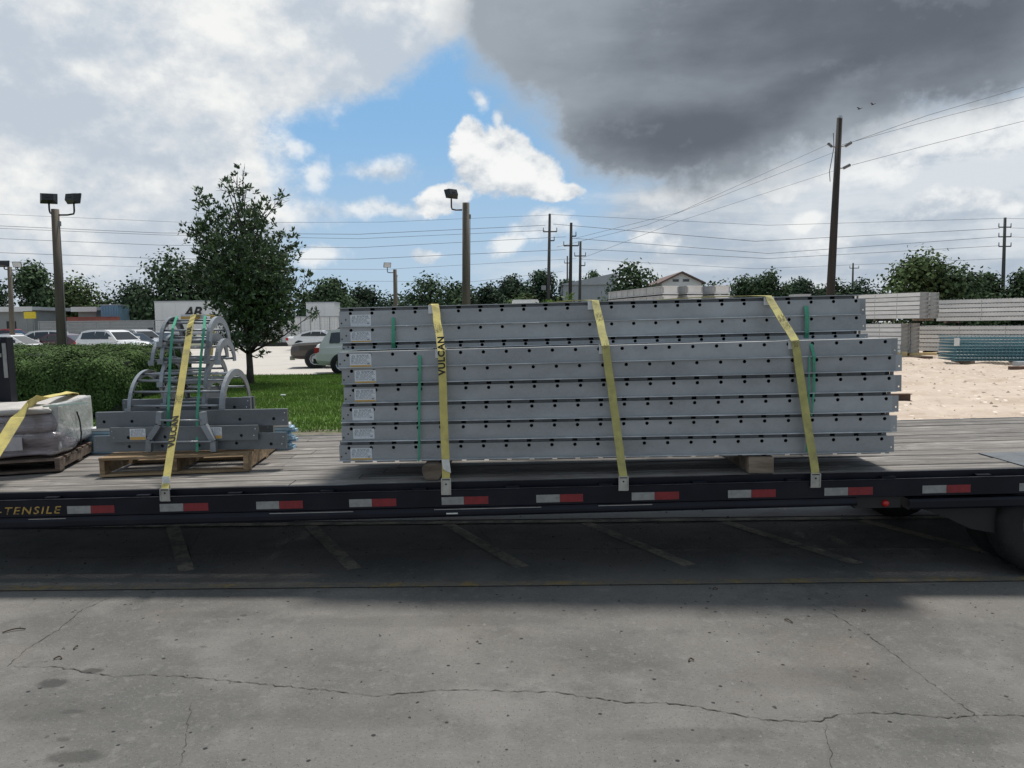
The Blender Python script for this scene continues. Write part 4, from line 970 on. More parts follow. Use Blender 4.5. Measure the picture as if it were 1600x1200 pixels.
# strap and green bands over the forms
topf = za[3] + 0.222
S1 = [Vector((scr(303, 505, 6.06).x, 6.06, topf)), Vector((scr(300, 512, 5.92).x, 5.90, topf - 0.06)), on_rail(258, 764)]
r1 = strap('yellow strap lettered in black over the pallet of curved forms', S1, None, 0.075, M_web, backdx=-0.10, farx=-3.12,
      words=((1, 0.775, 'VULCAN', 0.060, M_ink), (1, 0.52, '#', 0.052, M_ink_f), (1, 0.085, 'VUL', 0.046, M_ink)), tag=0.955, seed=8)
def gband(lab, pts, w=0.020):
    root = thing('green_band', lab, 'band', pts[0], (0, 0, 0), 'green bands round the curved forms'); org = Vector(root.location); m = MB()
    for a, b in zip(pts[:-1], pts[1:]):
        a = a - org; b = b - org
        m.prism([(a.x - w / 2, a.y, a.z), (a.x + w / 2, a.y, a.z), (a.x + w / 2, a.y - 0.002, a.z + 0.001), (a.x - w / 2, a.y - 0.002, a.z + 0.001)],
                [(b.x - w / 2, b.y, b.z), (b.x + w / 2, b.y, b.z), (b.x + w / 2, b.y - 0.002, b.z + 0.001), (b.x - w / 2, b.y - 0.002, b.z + 0.001)])
    part('band_strip', m, M_green, root)
gband('green band left of the strap on the curved forms', [Vector((scr(277, 506, 6.05).x, 6.05, topf - 0.003)), scr(270, 513, 5.88), scr(266, 560, 5.80), scr(263, 640, 5.70), scr(263, 668, 5.70)])
gband('green band right of the strap on the curved forms', [Vector((scr(321, 506, 6.05).x, 6.05, topf - 0.003)), scr(319, 513, 5.88), scr(314, 560, 5.80), scr(308, 650, 5.70), scr(308, 706, 5.65)])
# pale blue bundle lying on the deck behind the forms
bl = at(120, 690, 6.55); br = at(455, 688, 6.55); zb = deckz(-2.9, 6.6) + 0.005
t = thing('steel_bundle', 'long low bundle of light blue coated steel lying on the deck behind the pallet', 'steel bundle', ((bl.x + br.x) / 2, 6.62, zb), (0, rad(-0.8), rad(-1)))
for i in range(8):
    for j in range(2): part('bar', bx(-(br.x - bl.x) / 2 + 0.02 * ((i * 3 + j) % 4), (br.x - bl.x) / 2 - 0.03 * ((i + j) % 3), 0.09 * j, 0.09 * j + 0.08, 0.028 * i, 0.028 * i + 0.024), M_bluebar if i < 7 else M_white, t)

# ------------------------------------------------------------------ shrink-wrapped pallet at the left edge
qa = at(-70, 735, 5.62); qb = at(80, 737, 5.62); zb = deckz(qb.x, 5.6) + 0.004
pal(qb.x - 1.2, qb.x, 5.62, 1.02, zb, 0.10, 'dull pallet under the stretch-wrapped sacks at the left edge', 'wooden pallets on the trailer', M_palletd, (0, rad(-0.8), rad(14)))
def lumpy_box(x0, x1, y0_, y1, z0, z1, n, amp, seedv, rnd=0.06):
    r = np.random.default_rng(seedv); k = n
    g = np.linspace(-1, 1, k); V_ = []; Q = []
    def add(face):
        b = len(V_); A, B = np.meshgrid(g, g, indexing='ij')
        o_ = np.ones_like(A)
        P = {0: (A, B, o_), 1: (B, A, -o_), 2: (o_, A, B), 3: (-o_, B, A), 4: (B, o_, A), 5: (A, -o_, B)}[face]
        V_.extend(np.stack(P, -1).reshape(-1, 3).tolist())
        i = (np.arange(k - 1)[:, None] * k + np.arange(k - 1)[None]).ravel() + b; Q.extend(np.stack([i, i + k, i + k + 1, i + 1], -1).tolist())
    for f in range(6): add(f)
    P = np.array(V_); c = np.array([(x0 + x1) / 2, (y0_ + y1) / 2, (z0 + z1) / 2]); h = np.array([(x1 - x0) / 2, (y1 - y0_) / 2, (z1 - z0) / 2])
    p = P * h; inner = h - rnd; q = np.clip(p, -inner, inner); d = p - q; L_ = np.linalg.norm(d, axis=1, keepdims=True); p = np.where(L_ > 1e-9, q + d / np.maximum(L_, 1e-9) * rnd, p)
    s_ = np.zeros(len(p))
    for _ in range(26):
        kx = r.normal(0, 1, 3) * np.array([7, 7, 16]); s_ += np.sin(p @ kx + r.uniform(0, 6.28)) / 5.1
    nrm = np.where(L_ > 1e-9, d / np.maximum(L_, 1e-9), np.sign(P) * (np.abs(P) > 0.999))
    p = p + nrm * (s_ * amp)[:, None]
    return p + c, np.array(Q)
t = thing('wrapped_pallet_load', 'two tiers of paper sacks in clear stretch film on a pallet at the left edge', 'wrapped sacks', (qb.x - 0.6, 5.62, zb + 0.102), (0, rad(-0.8), rad(14)))
v, q = lumpy_box(-0.60, 0.585, 0.005, 1.0, 0.0, 0.20, 44, 0.020, 5, 0.05); link('lower_tier', mesh_np('lower_tier', v, q, M_film, smooth=True), t)
v, q = lumpy_box(-0.60, 0.565, 0.02, 0.99, 0.192, 0.345, 44, 0.026, 6, 0.055); link('upper_tier', mesh_np('upper_tier', v, q, M_film, smooth=True), t)
v, q = lumpy_box(-0.58, 0.575, 0.0, 0.95, 0.325, 0.385, 46, 0.022, 9, 0.03); link('top_sheet', mesh_np('top_sheet', v, q, M_sack, smooth=True), t)
v, q = lumpy_box(0.535, 0.592, 0.06, 0.98, 0.05, 0.40, 26, 0.010, 10, 0.015); link('corner_sheet', mesh_np('corner_sheet', v, q, mat('milky corner film', (0.40, 0.405, 0.39), 0.35, 0, 0.15, 6, 0.6, 18, coat=0.4), smooth=True), t)
m = MB(); m.tube([(0.598, 0.50, 0.30), (0.610, 0.52, 0.22), (0.612, 0.53, 0.12), (0.604, 0.52, 0.03)], 0.006, 6); part('black_band', m, M_black, t)
m = MB(); m.box(0.52, 0.83, 0.02, 0.024, 0.365, 0.378, 0, Matrix.Rotation(rad(-2.5), 4, 'Y')); part('loose_band_end', m, mat('pale green band', (0.50, 0.62, 0.52), 0.5), t)
for x in (-0.32, 0.05): part('dark_seam', bx(x - 0.015, x + 0.02, -0.0135, -0.0105, 0.02, 0.19), mat('dark film seam', (0.17, 0.165, 0.17), 0.4, 0, 0.3, 8), t)
part('paper_label', bx(0.09, 0.36, -0.0155, -0.0125, 0.075, 0.175), mat('film label', (0.42, 0.40, 0.41), 0.4, 0, 0.1, 12), t)
def scribble(m, cx, z, w, h, n, s):
    pts = [(cx + w * (k / n - 0.5) + 0.02 * math.sin(k * 1.9 + s), -0.003, z + h * math.sin(k * 1.35 + s)) for k in range(n + 1)]; m.tube(pts, 0.0025, 4)
m = MB(); scribble(m, -0.22, 0.275, 0.34, 0.035, 18, 0.3); scribble(m, 0.16, 0.262, 0.22, 0.028, 12, 1.1); part('scrawled_marks', m, M_ink, t)
zw = zb + 0.102 + 0.43
S0 = [Vector((at(52, 636, 5.9).x, 5.95, zw)), Vector((at(38, 648, 5.60).x, 5.585, zw - 0.03)), on_rail(-45, 768)]
strap('yellow strap slanting over the stretch-wrapped sacks at the left edge', S0, None, 0.08, M_web, 0.10, backdx=-0.10, farx=-4.2, seed=12)

# ------------------------------------------------------------------ plants
def leaf_quads(C_, L_, W_, r, normal_bias=None, droop=0.0, nrm=None, jit=0.42):
    """one kite per centre: returns verts (4n,3) and quads"""
    n = len(C_); ax = r.normal(0, 1, (n, 3)); 
    if normal_bias is not None: ax = ax * 0.6 + normal_bias
    ax[:, 2] -= droop; ax /= np.linalg.norm(ax, axis=1, keepdims=True)
    t = r.normal(0, 1, (n, 3))
    if nrm is not None:
        nv = nrm + r.normal(0, jit, (n, 3)); nv /= np.linalg.norm(nv, axis=1, keepdims=True); ax = np.cross(nv, t); ax /= np.linalg.norm(ax, axis=1, keepdims=True); t = nv
    s_ = np.cross(ax, t); s_ /= np.linalg.norm(s_, axis=1, keepdims=True)
    l = (L_ * r.uniform(0.65, 1.2, n))[:, None]; w = (W_ * r.uniform(0.7, 1.2, n))[:, None]
    nn = np.cross(ax, s_)
    v = np.stack([C_, C_ + ax * l * 0.45 + s_ * w * 0.5 + nn * l * 0.06, C_ + ax * l, C_ + ax * l * 0.45 - s_ * w * 0.5 + nn * l * 0.06], 1).reshape(-1, 3)
    return v, np.arange(4 * n).reshape(n, 4)
def blob_points(blobs, n, r, shell=0.55):
    """blobs: (x,y,z,radius[,zscale]); points biased to the outer shell"""
    vol = np.array([b[3] ** 2.4 for b in blobs]); idx = r.choice(len(blobs), n, p=vol / vol.sum())
    d = r.normal(0, 1, (n, 3)); d /= np.linalg.norm(d, axis=1, keepdims=True)
    rr = (shell + (1 - shell) * r.random(n)) * r.uniform(0.82, 1.10, n)
    B = np.array([(b + (1.0,))[:5] for b in blobs])[idx]
    p = d * (rr * B[:, 3])[:, None]; p[:, 2] *= B[:, 4]
    return p + B[:, :3], d
def tree(label, base, h, wid, seedv, leaf=0.44, nleaf=6500, name='tree', trunk_h=0.10, mt=0, group=None, aspect=1.0, lobes=15, gap=0.0):
    r = np.random.default_rng(seedv); R_ = wid / 2
    blobs = []; cz0 = h * trunk_h; 
    for k in range(lobes):
        a = r.uniform(0, 6.28); q = r.random() ** 0.6; z = r.uniform(0.05, 1.0)
        env = math.sqrt(max(0.05, 1 - (max(0, z - 0.35) / 0.72) ** 2)) * (0.75 + 0.25 * min(1, z / 0.3))
        br = R_ * r.uniform(0.34, 0.54)
        rad_ = max(0, R_ * env - br * 0.7) * (0.35 + 0.65 * q)
        blobs.append((rad_ * math.cos(a), rad_ * math.sin(a) * 0.8, cz0 + z * (h - cz0 - br * 0.75), br, 0.85))
    blobs.append((0, 0, h - R_ * 0.32, R_ * 0.34, 1.0)); blobs.append((0, 0, cz0 + (h - cz0) * 0.45, R_ * 0.75, 0.9))
    P, d = blob_points(blobs, nleaf, r, 0.30)
    v, q = leaf_quads(P, leaf, leaf * 0.75, r, nrm=d * 0.9 + np.array([0, 0, 0.25]))
    t = thing(name, label, 'tree', base, (0, 0, r.uniform(0, 6.28)), group)
    link('crown', mesh_np('crown', v, q, M_tree[mt]), t)
    m = MB(); tr = max(0.08, h * 0.022)
    m.tube([(0, 0, -0.1), (0.04, 0.02, cz0 * 0.6), (0.0, 0.05, cz0 * 1.2), (0.05, 0, h * 0.65)], [tr * 1.2, tr, tr * 0.8, tr * 0.25], 8)
    for b in blobs[:5]: m.tube([(0, 0, cz0 * 0.9), (b[0] * 0.5, b[1] * 0.5, (cz0 + b[2]) / 2), (b[0], b[1], b[2])], [tr * 0.5, tr * 0.35, tr * 0.12], 5)
    part('trunk', m, M_bark, t, smooth=True); return t
def tree_px(px, ptop, wpx, Y, label, seedv, **kw):
    P = at(px, ptop, Y); base = (P.x, Y, -0.03); tree(label, base, P.z, 1.5 * wpx / FPX * Y, seedv, **kw)
TG = 'trees along the far side of the yards'
for a in [
    (46, 402, 70, 88, 'tall ragged tree behind the leftmost lamp post, with sky gaps', 101, dict(trunk_h=0.34, lobes=9, nleaf=3000)),
    (112, 428, 120, 92, 'broad olive tree behind the double-headed lamp post', 102, dict(mt=2)),
    (205, 430, 96, 96, 'dark round tree between the lamp post and the white box', 103, dict(mt=1, trunk_h=0.1)),
    (268, 379, 100, 84, 'large tall tree just left of the young evergreen', 104, dict(nleaf=4200, lobes=15)),
    (318, 402, 60, 88, 'tree half hidden by the crown of the young evergreen', 105, dict()),
    (512, 430, 90, 92, 'rounded tree just right of the young evergreen', 106, dict(trunk_h=0.12)),
    (565, 441, 80, 96, 'low dark tree left of the small lamp post', 107, dict(mt=1, trunk_h=0.1)),
    (672, 424, 104, 90, 'dense round tree between the two single-headed lamp posts', 108, dict(trunk_h=0.1, nleaf=4200)),
    (716, 438, 66, 99, 'tree directly behind the taller single-headed lamp post', 109, dict(mt=1, trunk_h=0.1)),
    (765, 440, 60, 104, 'low thin tree right of the taller single-headed lamp post', 110, dict(mt=1, trunk_h=0.1)),
    (802, 424, 62, 110, 'dark tree left of the first power pole', 111, dict(mt=1, trunk_h=0.15)),
    (846, 420, 56, 114, 'tree directly behind the first power pole', 112, dict(mt=1)),
    (884, 434, 50, 118, 'tree between the power poles', 113, dict(mt=1, trunk_h=0.15)),
    (926, 419, 42, 122, 'small flat-topped tree above the grey shed roof', 114, dict(trunk_h=0.55, lobes=7, nleaf=1400)),
    (985, 401, 84, 84, 'bushy tree between the grey shed and the gabled house', 115, dict(nleaf=4200, lobes=14, trunk_h=0.12)),
    (1165, 430, 66, 104, 'tree right of the gabled house', 116, dict(trunk_h=0.1)),
    (1206, 418, 62, 100, 'spiky tree in the middle of the right tree line', 117, dict(trunk_h=0.1, lobes=16)),
    (1252, 429, 66, 104, 'low tree left of the tall leaning pole', 118, dict(mt=1, trunk_h=0.1)),
    (1306, 432, 60, 108, 'low tree right of the tall leaning pole', 119, dict(trunk_h=0.1)),
    (1348, 429, 76, 108, 'smooth dark tree left of the largest right-hand tree', 120, dict(mt=1, trunk_h=0.1)),
    (1440, 380, 104, 82, 'largest tree of the right tree line, with a domed top', 121, dict(nleaf=5200, lobes=17, trunk_h=0.08, mt=2)),
    (1502, 402, 100, 80, 'wide feathery tree right of the domed tree', 122, dict(nleaf=4200, trunk_h=0.08)),
    (1548, 420, 74, 86, 'tree in front of the far right power pole', 123, dict(trunk_h=0.08)),
    (1596, 418, 70, 84, 'tree at the right edge of the picture', 124, dict(trunk_h=0.08)),
    (1655, 410, 90, 88, 'tree beyond the right edge of the picture', 125, dict(trunk_h=0.08)),
    (-30, 424, 90, 90, 'tree at the left edge of the picture', 126, dict(mt=1)),
    (816, 455, 62, 70, 'light green bush in front of the dark trees, above the load', 127, dict(mt=2, trunk_h=0.02, nleaf=2200)),
    ]:
    tree_px(*a[:6], group=TG, **a[6])
# far wood closing the gaps along the horizon
def far_wood():
    r = np.random.default_rng(50); bl = []
    for x in np.arange(-170, 190, 4.2):
        if r.random() < 0.95: bl.append((x + r.uniform(-2, 2), 140 + r.uniform(-8, 12), r.uniform(1.5, 5.2), r.uniform(3.2, 5.2), 1.0))
    P, d = blob_points(bl, 60000, r); v, q = leaf_quads(P, 0.7, 0.6, r, nrm=d * 0.9 + np.array([0, 0, 0.3])); return mesh_np('far_wood', v, q, M_tree[1])
link('far_wood', far_wood(), kind='stuff', label='far dark strip of woodland along the horizon', cat='woodland')

# young evergreen in front of the parking lot: leaf rosettes at twig ends, limbs reach them
TB = gnd(391, 600)
def young_tree():
    r = np.random.default_rng(77); Y = TB.y
    bl = [(374, 262, 12), (368, 282, 18), (362, 298, 20), (386, 304, 16), (316, 312, 17), (338, 330, 28), (434, 304, 15), (424, 338, 28), (378, 345, 36), (328, 372, 34), (440, 380, 28), (385, 395, 52), (338, 422, 38), (436, 425, 38), (390, 455, 58), (346, 455, 28), (448, 452, 32), (360, 500, 26), (396, 508, 40), (432, 490, 32), (476, 436, 14), (484, 488, 11), (312, 436, 22), (470, 464, 16), (400, 535, 14), (412, 552, 10), (366, 522, 18), (420, 520, 24), (380, 528, 26), (455, 505, 18), (386, 420, 60), (372, 476, 44), (420, 470, 46)]
    blobs = []
    for px, py, rp in bl:
        p = at(px, py, Y); R_ = rp / FPX * Y; dm = min(1.25, 0.25 + rp * 0.022)
        k = 3 if rp > 30 else 1
        for j in range(k):
            oy = r.uniform(-dm, dm); blobs.append((p.x - TB.x, oy, p.z - TB.z, R_ * (1.0 if k == 1 else 0.86), 1.0))
    P, d = blob_points(blobs, 2700, r, 0.38)
    nl = 9; n = len(P); C_ = np.repeat(P, nl, 0) + r.normal(0, 0.028, (n * nl, 3)); bias = np.repeat(d * 0.45 + np.array([0, 0, 0.5]), nl, 0)
    v, q = leaf_quads(C_, 0.150, 0.062, r, bias)
    t = thing('evergreen_tree', 'young broad-leaved evergreen tree standing alone on the lawn before the parked cars', 'tree', TB)
    link('crown', mesh_np('crown', v, q, M_leaf), t)
    nl_ = 260; P2, d2 = blob_points(blobs, nl_, r, 0.8); C2 = np.repeat(P2, 6, 0) + r.normal(0, 0.03, (nl_ * 6, 3))
    v, q = leaf_quads(C2, 0.12, 0.05, r, np.repeat(d2 * 0.4 + np.array([0, 0, 0.7]), 6, 0)); link('young_leaves', mesh_np('young_leaves', v, q, mat('new leaf green', (0.055, 0.085, 0.028), 0.45, 0, 0.2, 3, island=0.4, trans=0.2)), t)  # newer leaves with a green of their own
    m = MB(); m.tube([(0, 0, -0.05), (0.01, 0, 0.5), (-0.02, 0.02, 1.3), (-0.03, 0, 2.4), (0.0, 0, 3.6), (-0.12, 0, 4.8), (-0.33, 0, 6.0)], [0.125, 0.098, 0.085, 0.072, 0.055, 0.032, 0.008], 12); part('trunk', m, M_bark, t, smooth=True)
    lm_ = MB()
    for b in blobs:
        z0 = max(0.9, b[2] - 0.9 - 0.35 * math.hypot(b[0], b[1])); s_ = Vector((-0.02, 0.0, z0)); e = Vector(b[:3]); mid = s_.lerp(e, 0.55) + Vector((0, 0, -0.12))
        lm_.tube([s_, mid, e], [0.032, 0.02, 0.006], 5)
        for j in range(5):
            q_ = e + Vector(tuple(r.normal(0, 1, 3))).normalized() * b[3] * 0.85; lm_.tube([mid.lerp(e, 0.5 + 0.1 * j), q_], [0.009, 0.003], 4)
    part('limbs', lm_, M_bark, t, smooth=True)
young_tree()

def hedge(label, x0, x1, y0_, y1, h, n, seedv, rot=0.0):
    r = np.random.default_rng(seedv); c = Vector(((x0 + x1) / 2, (y0_ + y1) / 2, -0.01)); hx, hy = (x1 - x0) / 2, (y1 - y0_) / 2
    t = thing('clipped_hedge', label, 'hedge', c, (0, 0, rot), 'clipped hedges on the lawn')
    rr = 0.36; m_ = n; P = r.uniform(-1, 1, (m_, 3)); f = r.choice(5, m_, p=np.array([hx * hy * 1.3, hx * h, hx * h * 0.5, hy * h, hy * h]) / (hx * hy * 1.3 + 1.5 * hx * h + 2 * hy * h))
    p = np.zeros((m_, 3)); p[:, 0] = P[:, 0] * hx; p[:, 1] = P[:, 1] * hy; p[:, 2] = (P[:, 2] * 0.5 + 0.5) * h
    p[f == 0, 2] = h; p[f == 1, 1] = -hy; p[f == 2, 1] = hy; p[f == 3, 0] = hx; p[f == 4, 0] = -hx
    cc = np.array([0, 0, h / 2]); half = np.array([hx, hy, h / 2]); q = np.clip(p - cc, -(half - rr), half - rr); d = (p - cc) - q; L_ = np.linalg.norm(d, axis=1, keepdims=True); dn = d / np.maximum(L_, 1e-6)
    lump = np.zeros(m_)
    for k in range(14): lump += np.sin((q + cc + dn * rr) @ (r.normal(0, 1, 3) * 4.0) + r.uniform(0, 6.28)) * 0.016
    lump += r.normal(0, 0.020, m_)
    p = cc + q + dn * (rr + lump)[:, None]
    v, qd = leaf_quads(p, 0.060, 0.042, r, nrm=dn + np.array([0, 0, 0.05]), jit=0.24); link('foliage', mesh_np('foliage', v, qd, M_hedge), t)
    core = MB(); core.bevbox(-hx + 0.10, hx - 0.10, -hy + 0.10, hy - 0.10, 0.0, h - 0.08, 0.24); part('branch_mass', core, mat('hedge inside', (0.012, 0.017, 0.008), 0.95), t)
g1 = at(178, 640, 14.6); g0 = at(-40, 640, 14.6)
hedge('nearest clipped hedge behind the stretch-wrapped sacks', g0.x - 1.5, g1.x, 14.4, 15.9, at(100, 561, 14.8).z, 34000, 5)
g1 = at(243, 610, 19.4); g0 = at(110, 610, 19.4)
hedge('farther hedge end, sticking out right of the nearest hedge', g0.x - 0.4, g1.x, 18.7, 22.0, at(200, 545, 20.5).z, 26000, 6)
hedge('low flat-topped hedge behind, running left under the parked cars', at(10, 600, 20.6).x - 4, at(150, 600, 18.6).x, 16.6, 23.6, at(100, 541, 22).z, 60000, 7)

# lawn blades
def blades(n, seedv):
    r = np.random.default_rng(seedv); x = r.uniform(-14, 2.45, n); y = 12.4 + 15.1 * r.random(n) ** 1.0; k = np.ones(n)
    a = r.uniform(0, 6.28, n); h = r.uniform(0.035, 0.085, n); w = r.uniform(0.006, 0.014, n)
    dx_, dy_ = np.cos(a) * w, np.sin(a) * w; lx, ly = r.normal(0, 0.022, n), r.normal(0, 0.022, n); z0 = np.full(n, -0.012)
    v = np.stack([np.stack([x - dx_, y - dy_, z0], -1), np.stack([x + dx_, y + dy_, z0], -1), np.stack([x + lx, y + ly, z0 + h], -1)], 1).reshape(-1, 3)
    return mesh_np('grass', v, np.arange(3 * n).reshape(n, 3), M_grass)
link('grass', blades(150000, 3), kind='stuff', label='short green grass of the lawn behind the trailer', cat='grass')
r_ = np.random.default_rng(8)
sh = at(865, 470, 17.0); t = thing('leafy_shrub', 'light green leafy shrub tips showing above the middle of the load', 'shrub', (sh.x, 17.0, 0))
bl = [(0.0, 0, 2.05, 0.25), (-0.2, 0.1, 1.95, 0.22), (0.22, 0, 2.0, 0.22), (0.05, 0.1, 1.5, 0.4), (0.3, 0.1, 2.2, 0.14), (-0.1, 0, 1.0, 0.4)]
P, d = blob_points(bl, 260, r_, 0.5); C_ = np.repeat(P, 5, 0) + r_.normal(0, 0.03, (1300, 3)); v, q = leaf_quads(C_, 0.12, 0.05, r_, np.repeat(d * 0.5 + [0, 0, 0.4], 5, 0)); link('crown', mesh_np('crown', v, q, M_leafl), t)
m = MB()
for b in bl: m.tube([(0, 0, 0), (b[0] * 0.5, b[1] * 0.5, b[2] * 0.5), b[:3]], [0.025, 0.018, 0.005], 5)
part('stems', m, M_bark, t)
# litter on the lawn
for i, (px, py, lab) in enumerate(((493, 587, 'white scrap of litter on the lawn edge by the cars'), (443, 621, 'small pale scrap of litter in the middle of the lawn'))):
    c = gnd(px, py); part('litter', bx(c.x - 0.06, c.x + 0.05, c.y - 0.05, c.y + 0.04, 0.05, 0.075), M_white, None, label=lab, cat='litter')

# ------------------------------------------------------------------ lamp posts and poles
def post(m, b, t, r0, r1, seg=14):
    m.tube([b, b.lerp(t, 0.5), t], [r0, (r0 + r1) / 2, r1], seg)
def flood(parent, c, yaw, tilt, s, lens=M_lens, facing_away=True):
    """wide box floodlight with a tapered back and glass front"""
    h = link('lamp_head', None, parent, c, (tilt, 0, yaw)); w, d_, hh = 0.23 * s, 0.12 * s, 0.155 * s
    m = MB(); A = [(-w, 0.0, -hh), (w, 0.0, -hh), (w, 0.0, hh), (-w, 0.0, hh)]; B = [(-w * 0.72, -d_ * 1.4, -hh * 0.7), (w * 0.72, -d_ * 1.4, -hh * 0.7), (w * 0.72, -d_ * 1.4, hh * 0.62), (-w * 0.72, -d_ * 1.4, hh * 0.62)]
    m.prism(A, B); m.box(-w * 1.04, w * 1.04, 0.0004, 0.05 * s, -hh * 1.05, hh * 1.05); m.box(-w * 0.3, w * 0.3, -d_ * 1.4 - 0.012, -d_ * 1.4 - 0.0004, -hh * 0.2, -hh * 0.05)
    me = m.mesh('lamp_head', M_black); bpy.data.objects.remove(h)
    h = link('lamp_head', me, parent, c, (tilt, 0, yaw))
    part('lamp_glass', bx(-w * 0.93, w * 0.93, 0.0504 * 1, 0.0504 + 0.006, -hh * 0.93, hh * 0.93) if s == 1 else bx(-w * 0.93, w * 0.93, 0.05 * s + 0.0005, 0.05 * s + 0.006, -hh * 0.93, hh * 0.93), lens, h); return h
def lamp_post(label, b_px, t_px, Y, r0, r1, heads, mtl=M_pole, flip=False):
    T_ = at(t_px[0], t_px[1], Y); B_ = at(b_px[0], b_px[1], Y); k = (0.0 - T_.z) / (B_.z - T_.z); base = T_ + (B_ - T_) * k; base.z = -0.05
    root = thing('lamp_post', label, 'lamp post', base, (0, 0, 0), 'wooden lamp posts'); m = MB(); post(m, Vector((0, 0, 0)), T_ - base, r0, r1); part('post', m, mtl, root, smooth=True)
    for (hx_, hy_, ax, ay, yaw, tilt, s) in heads:
        c = at(hx_, hy_, Y) - base; a = at(ax, ay, Y) - base; m = MB()
        e = c + Vector((0, 0, -0.17 * s)); sgn = 1 if e.x > a.x else -1
        kx = e.x; pts = [a, a.lerp(Vector((kx, a.y, a.z)), 0.6), Vector((kx - 0.02 * sgn, a.y, a.z + 0.03)), Vector((kx, a.y, a.z + 0.12 * s)), e]
        m.tube(pts, 0.028 * s, 8); part('arm', m, M_black, root, smooth=True)
        flood(root, c, yaw, tilt, s)
    m = MB(); q = (T_ - base) * 0.93 + Vector((r1 + 0.02, -0.02, 0)); m.box(q.x - 0.03, q.x + 0.03, q.y - 0.04, q.y + 0.03, q.z - 0.12, q.z + 0.02); part('junction_box', m, mat('grey box', (0.2, 0.2, 0.2), 0.6), root)
    m = MB(); m.tube([q + Vector((0.0, 0, -0.12)), (T_ - base) * 0.3 + Vector((r0 * 0.95, -0.03, 0)), Vector((r0, -0.03, 0.05))], 0.012, 5); part('conduit', m, mat('grey box', (0.2, 0.2, 0.2), 0.6), root)
    return root
lamp_post('wooden lamp post with two black floodlights, behind the hedges', (97, 535), (86, 327), 22.6, 0.15, 0.105, [(76, 310, 86, 334, rad(20), rad(-12), 0.92), (115, 310, 90, 336, rad(-16), rad(-12), 0.92)])
lamp_post('weathered wooden lamp post with one black floodlight, behind the lettered strap', (728, 480), (728, 317), 26.5, 0.145, 0.120, [(705, 303, 722, 328, rad(38), rad(-24), 0.95)])
lamp_post('small distant lamp post with one pale floodlight, left of the taller one', (618, 480), (617, 421), 55, 0.16, 0.13, [(605, 414, 615, 426, rad(205), rad(-20), 1.1)])
lamp_post('distant lamp post at the left edge with two heads', (19, 515), (15, 417), 50, 0.17, 0.13, [(6, 412, 13, 421, rad(10), rad(-8), 1.3), (27, 413, 17, 422, rad(190), rad(-20), 1.1)])

def insul(m, a, b, r):
    a, b = Vector(a), Vector(b)
    for k in range(7):
        q0, q1 = a.lerp(b, k / 7), a.lerp(b, (k + 0.62) / 7); m.tube([q0, q1], [r, r * 0.8], 8)
# tall leaning pole, right
PYd = 40.0
T_ = at(1312, 184, PYd); B_ = at(1297, 470, PYd); k = (0 - T_.z) / (B_.z - T_.z); base = T_ + (B_ - T_) * k; base.z = -0.05
tall = thing('utility_pole', 'tall dark leaning power pole with three insulators, behind the right of the load', 'power pole', base, (0, 0, 0), 'power poles'); m = MB(); post(m, Vector(), T_ - base, 0.24, 0.135, 16); part('post', m, M_poled, tall, smooth=True)
m = MB(); m.tube([T_ - base + Vector((0, 0, -0.05)), T_ - base + Vector((0.03, 0, 0.10))], [0.15, 0.10], 10); part('metal_cap', m, M_bare, tall)
WA = {}
for key, (a, b) in dict(a=((1308, 230), (1293, 225)), b=((1310, 229), (1331, 224)), c=((1306, 263), (1329, 259))).items():
    pa_ = at(*a, PYd) - base; pb_ = at(*b, PYd) - base; d_ = pb_ - pa_; mid = pa_ + d_ * 0.52 + Vector((0, 0, -0.06)); m = MB(); m.tube([pa_, mid], 0.035, 6); part('bracket', m, M_bare, tall)
    m = MB(); insul(m, mid, pb_ + Vector((0, 0, 0.06)), 0.085); part('insulator', m, mat('grey insulator', (0.17, 0.18, 0.19), 0.4), tall, smooth=True); WA[key] = pb_ + base
m = MB(); m.tube([at(1302, 208, PYd) - base, at(1303, 230, PYd - 0.2) - base, at(1296, 268, PYd - 0.3) - base, at(1297, 284, PYd - 0.2) - base], 0.02, 5); part('hanging_cable', m, M_wire, tall)
def dpole(label, px, ptop, pbot, Y, r0, arms, lean=0.0, extra=None, m_=M_poleg):
    T_ = at(px, ptop, Y); base = Vector((T_.x - lean, Y, -0.05)); t = thing('utility_pole', label, 'power pole', base, (0, 0, 0), 'power poles'); m = MB(); post(m, Vector(), T_ - base, r0, r0 * 0.62, 10); part('post', m, m_, t, smooth=True)
    for (py, x0, x1) in arms:
        a = at(x0, py, Y - 0.15) - base; b = at(x1, py, Y - 0.15) - base; m = MB(); m.box(a.x, b.x, a.y, a.y + 0.1, a.z - 0.07, a.z + 0.07); ar = part('cross_arm', m, m_, t); m = MB()
        for e in (a, b): m.tube([(e.x, e.y + 0.05, e.z), (e.x, e.y + 0.05, e.z + 0.5)], [0.07, 0.05], 6)
        part('insulator', m, mat('grey insulator', (0.17, 0.18, 0.19), 0.4), ar)
    if extra:
        for (x0, y0_, x1, y1) in extra:
            a = at(x0, y0_, Y - 0.25) - base; b = at(x1, y1, Y - 0.25) - base; m = MB(); m.box(min(a.x, b.x), max(a.x, b.x), a.y, a.y + 0.3, min(a.z, b.z), max(a.z, b.z)); part('transformer', m, M_fence, t)
    return t
dpole('power pole with a cross arm and a transformer low down, first of the middle three', 859, 334, 470, 96, 0.26, [(362, 849, 870), (376, 859, 866)], 0.35, [(846, 446, 853, 453), (859, 446, 861, 453)])
dpole('darkest power pole of the middle three, its cross arm low', 892.5, 348, 470, 88, 0.25, [(384, 881, 904), (369, 893, 900)], 0.25, m_=M_poled)
dpole('shortest power pole of the middle three', 907, 377, 470, 104, 0.25, [(400, 898, 915), (415, 907, 914)], 0.2)
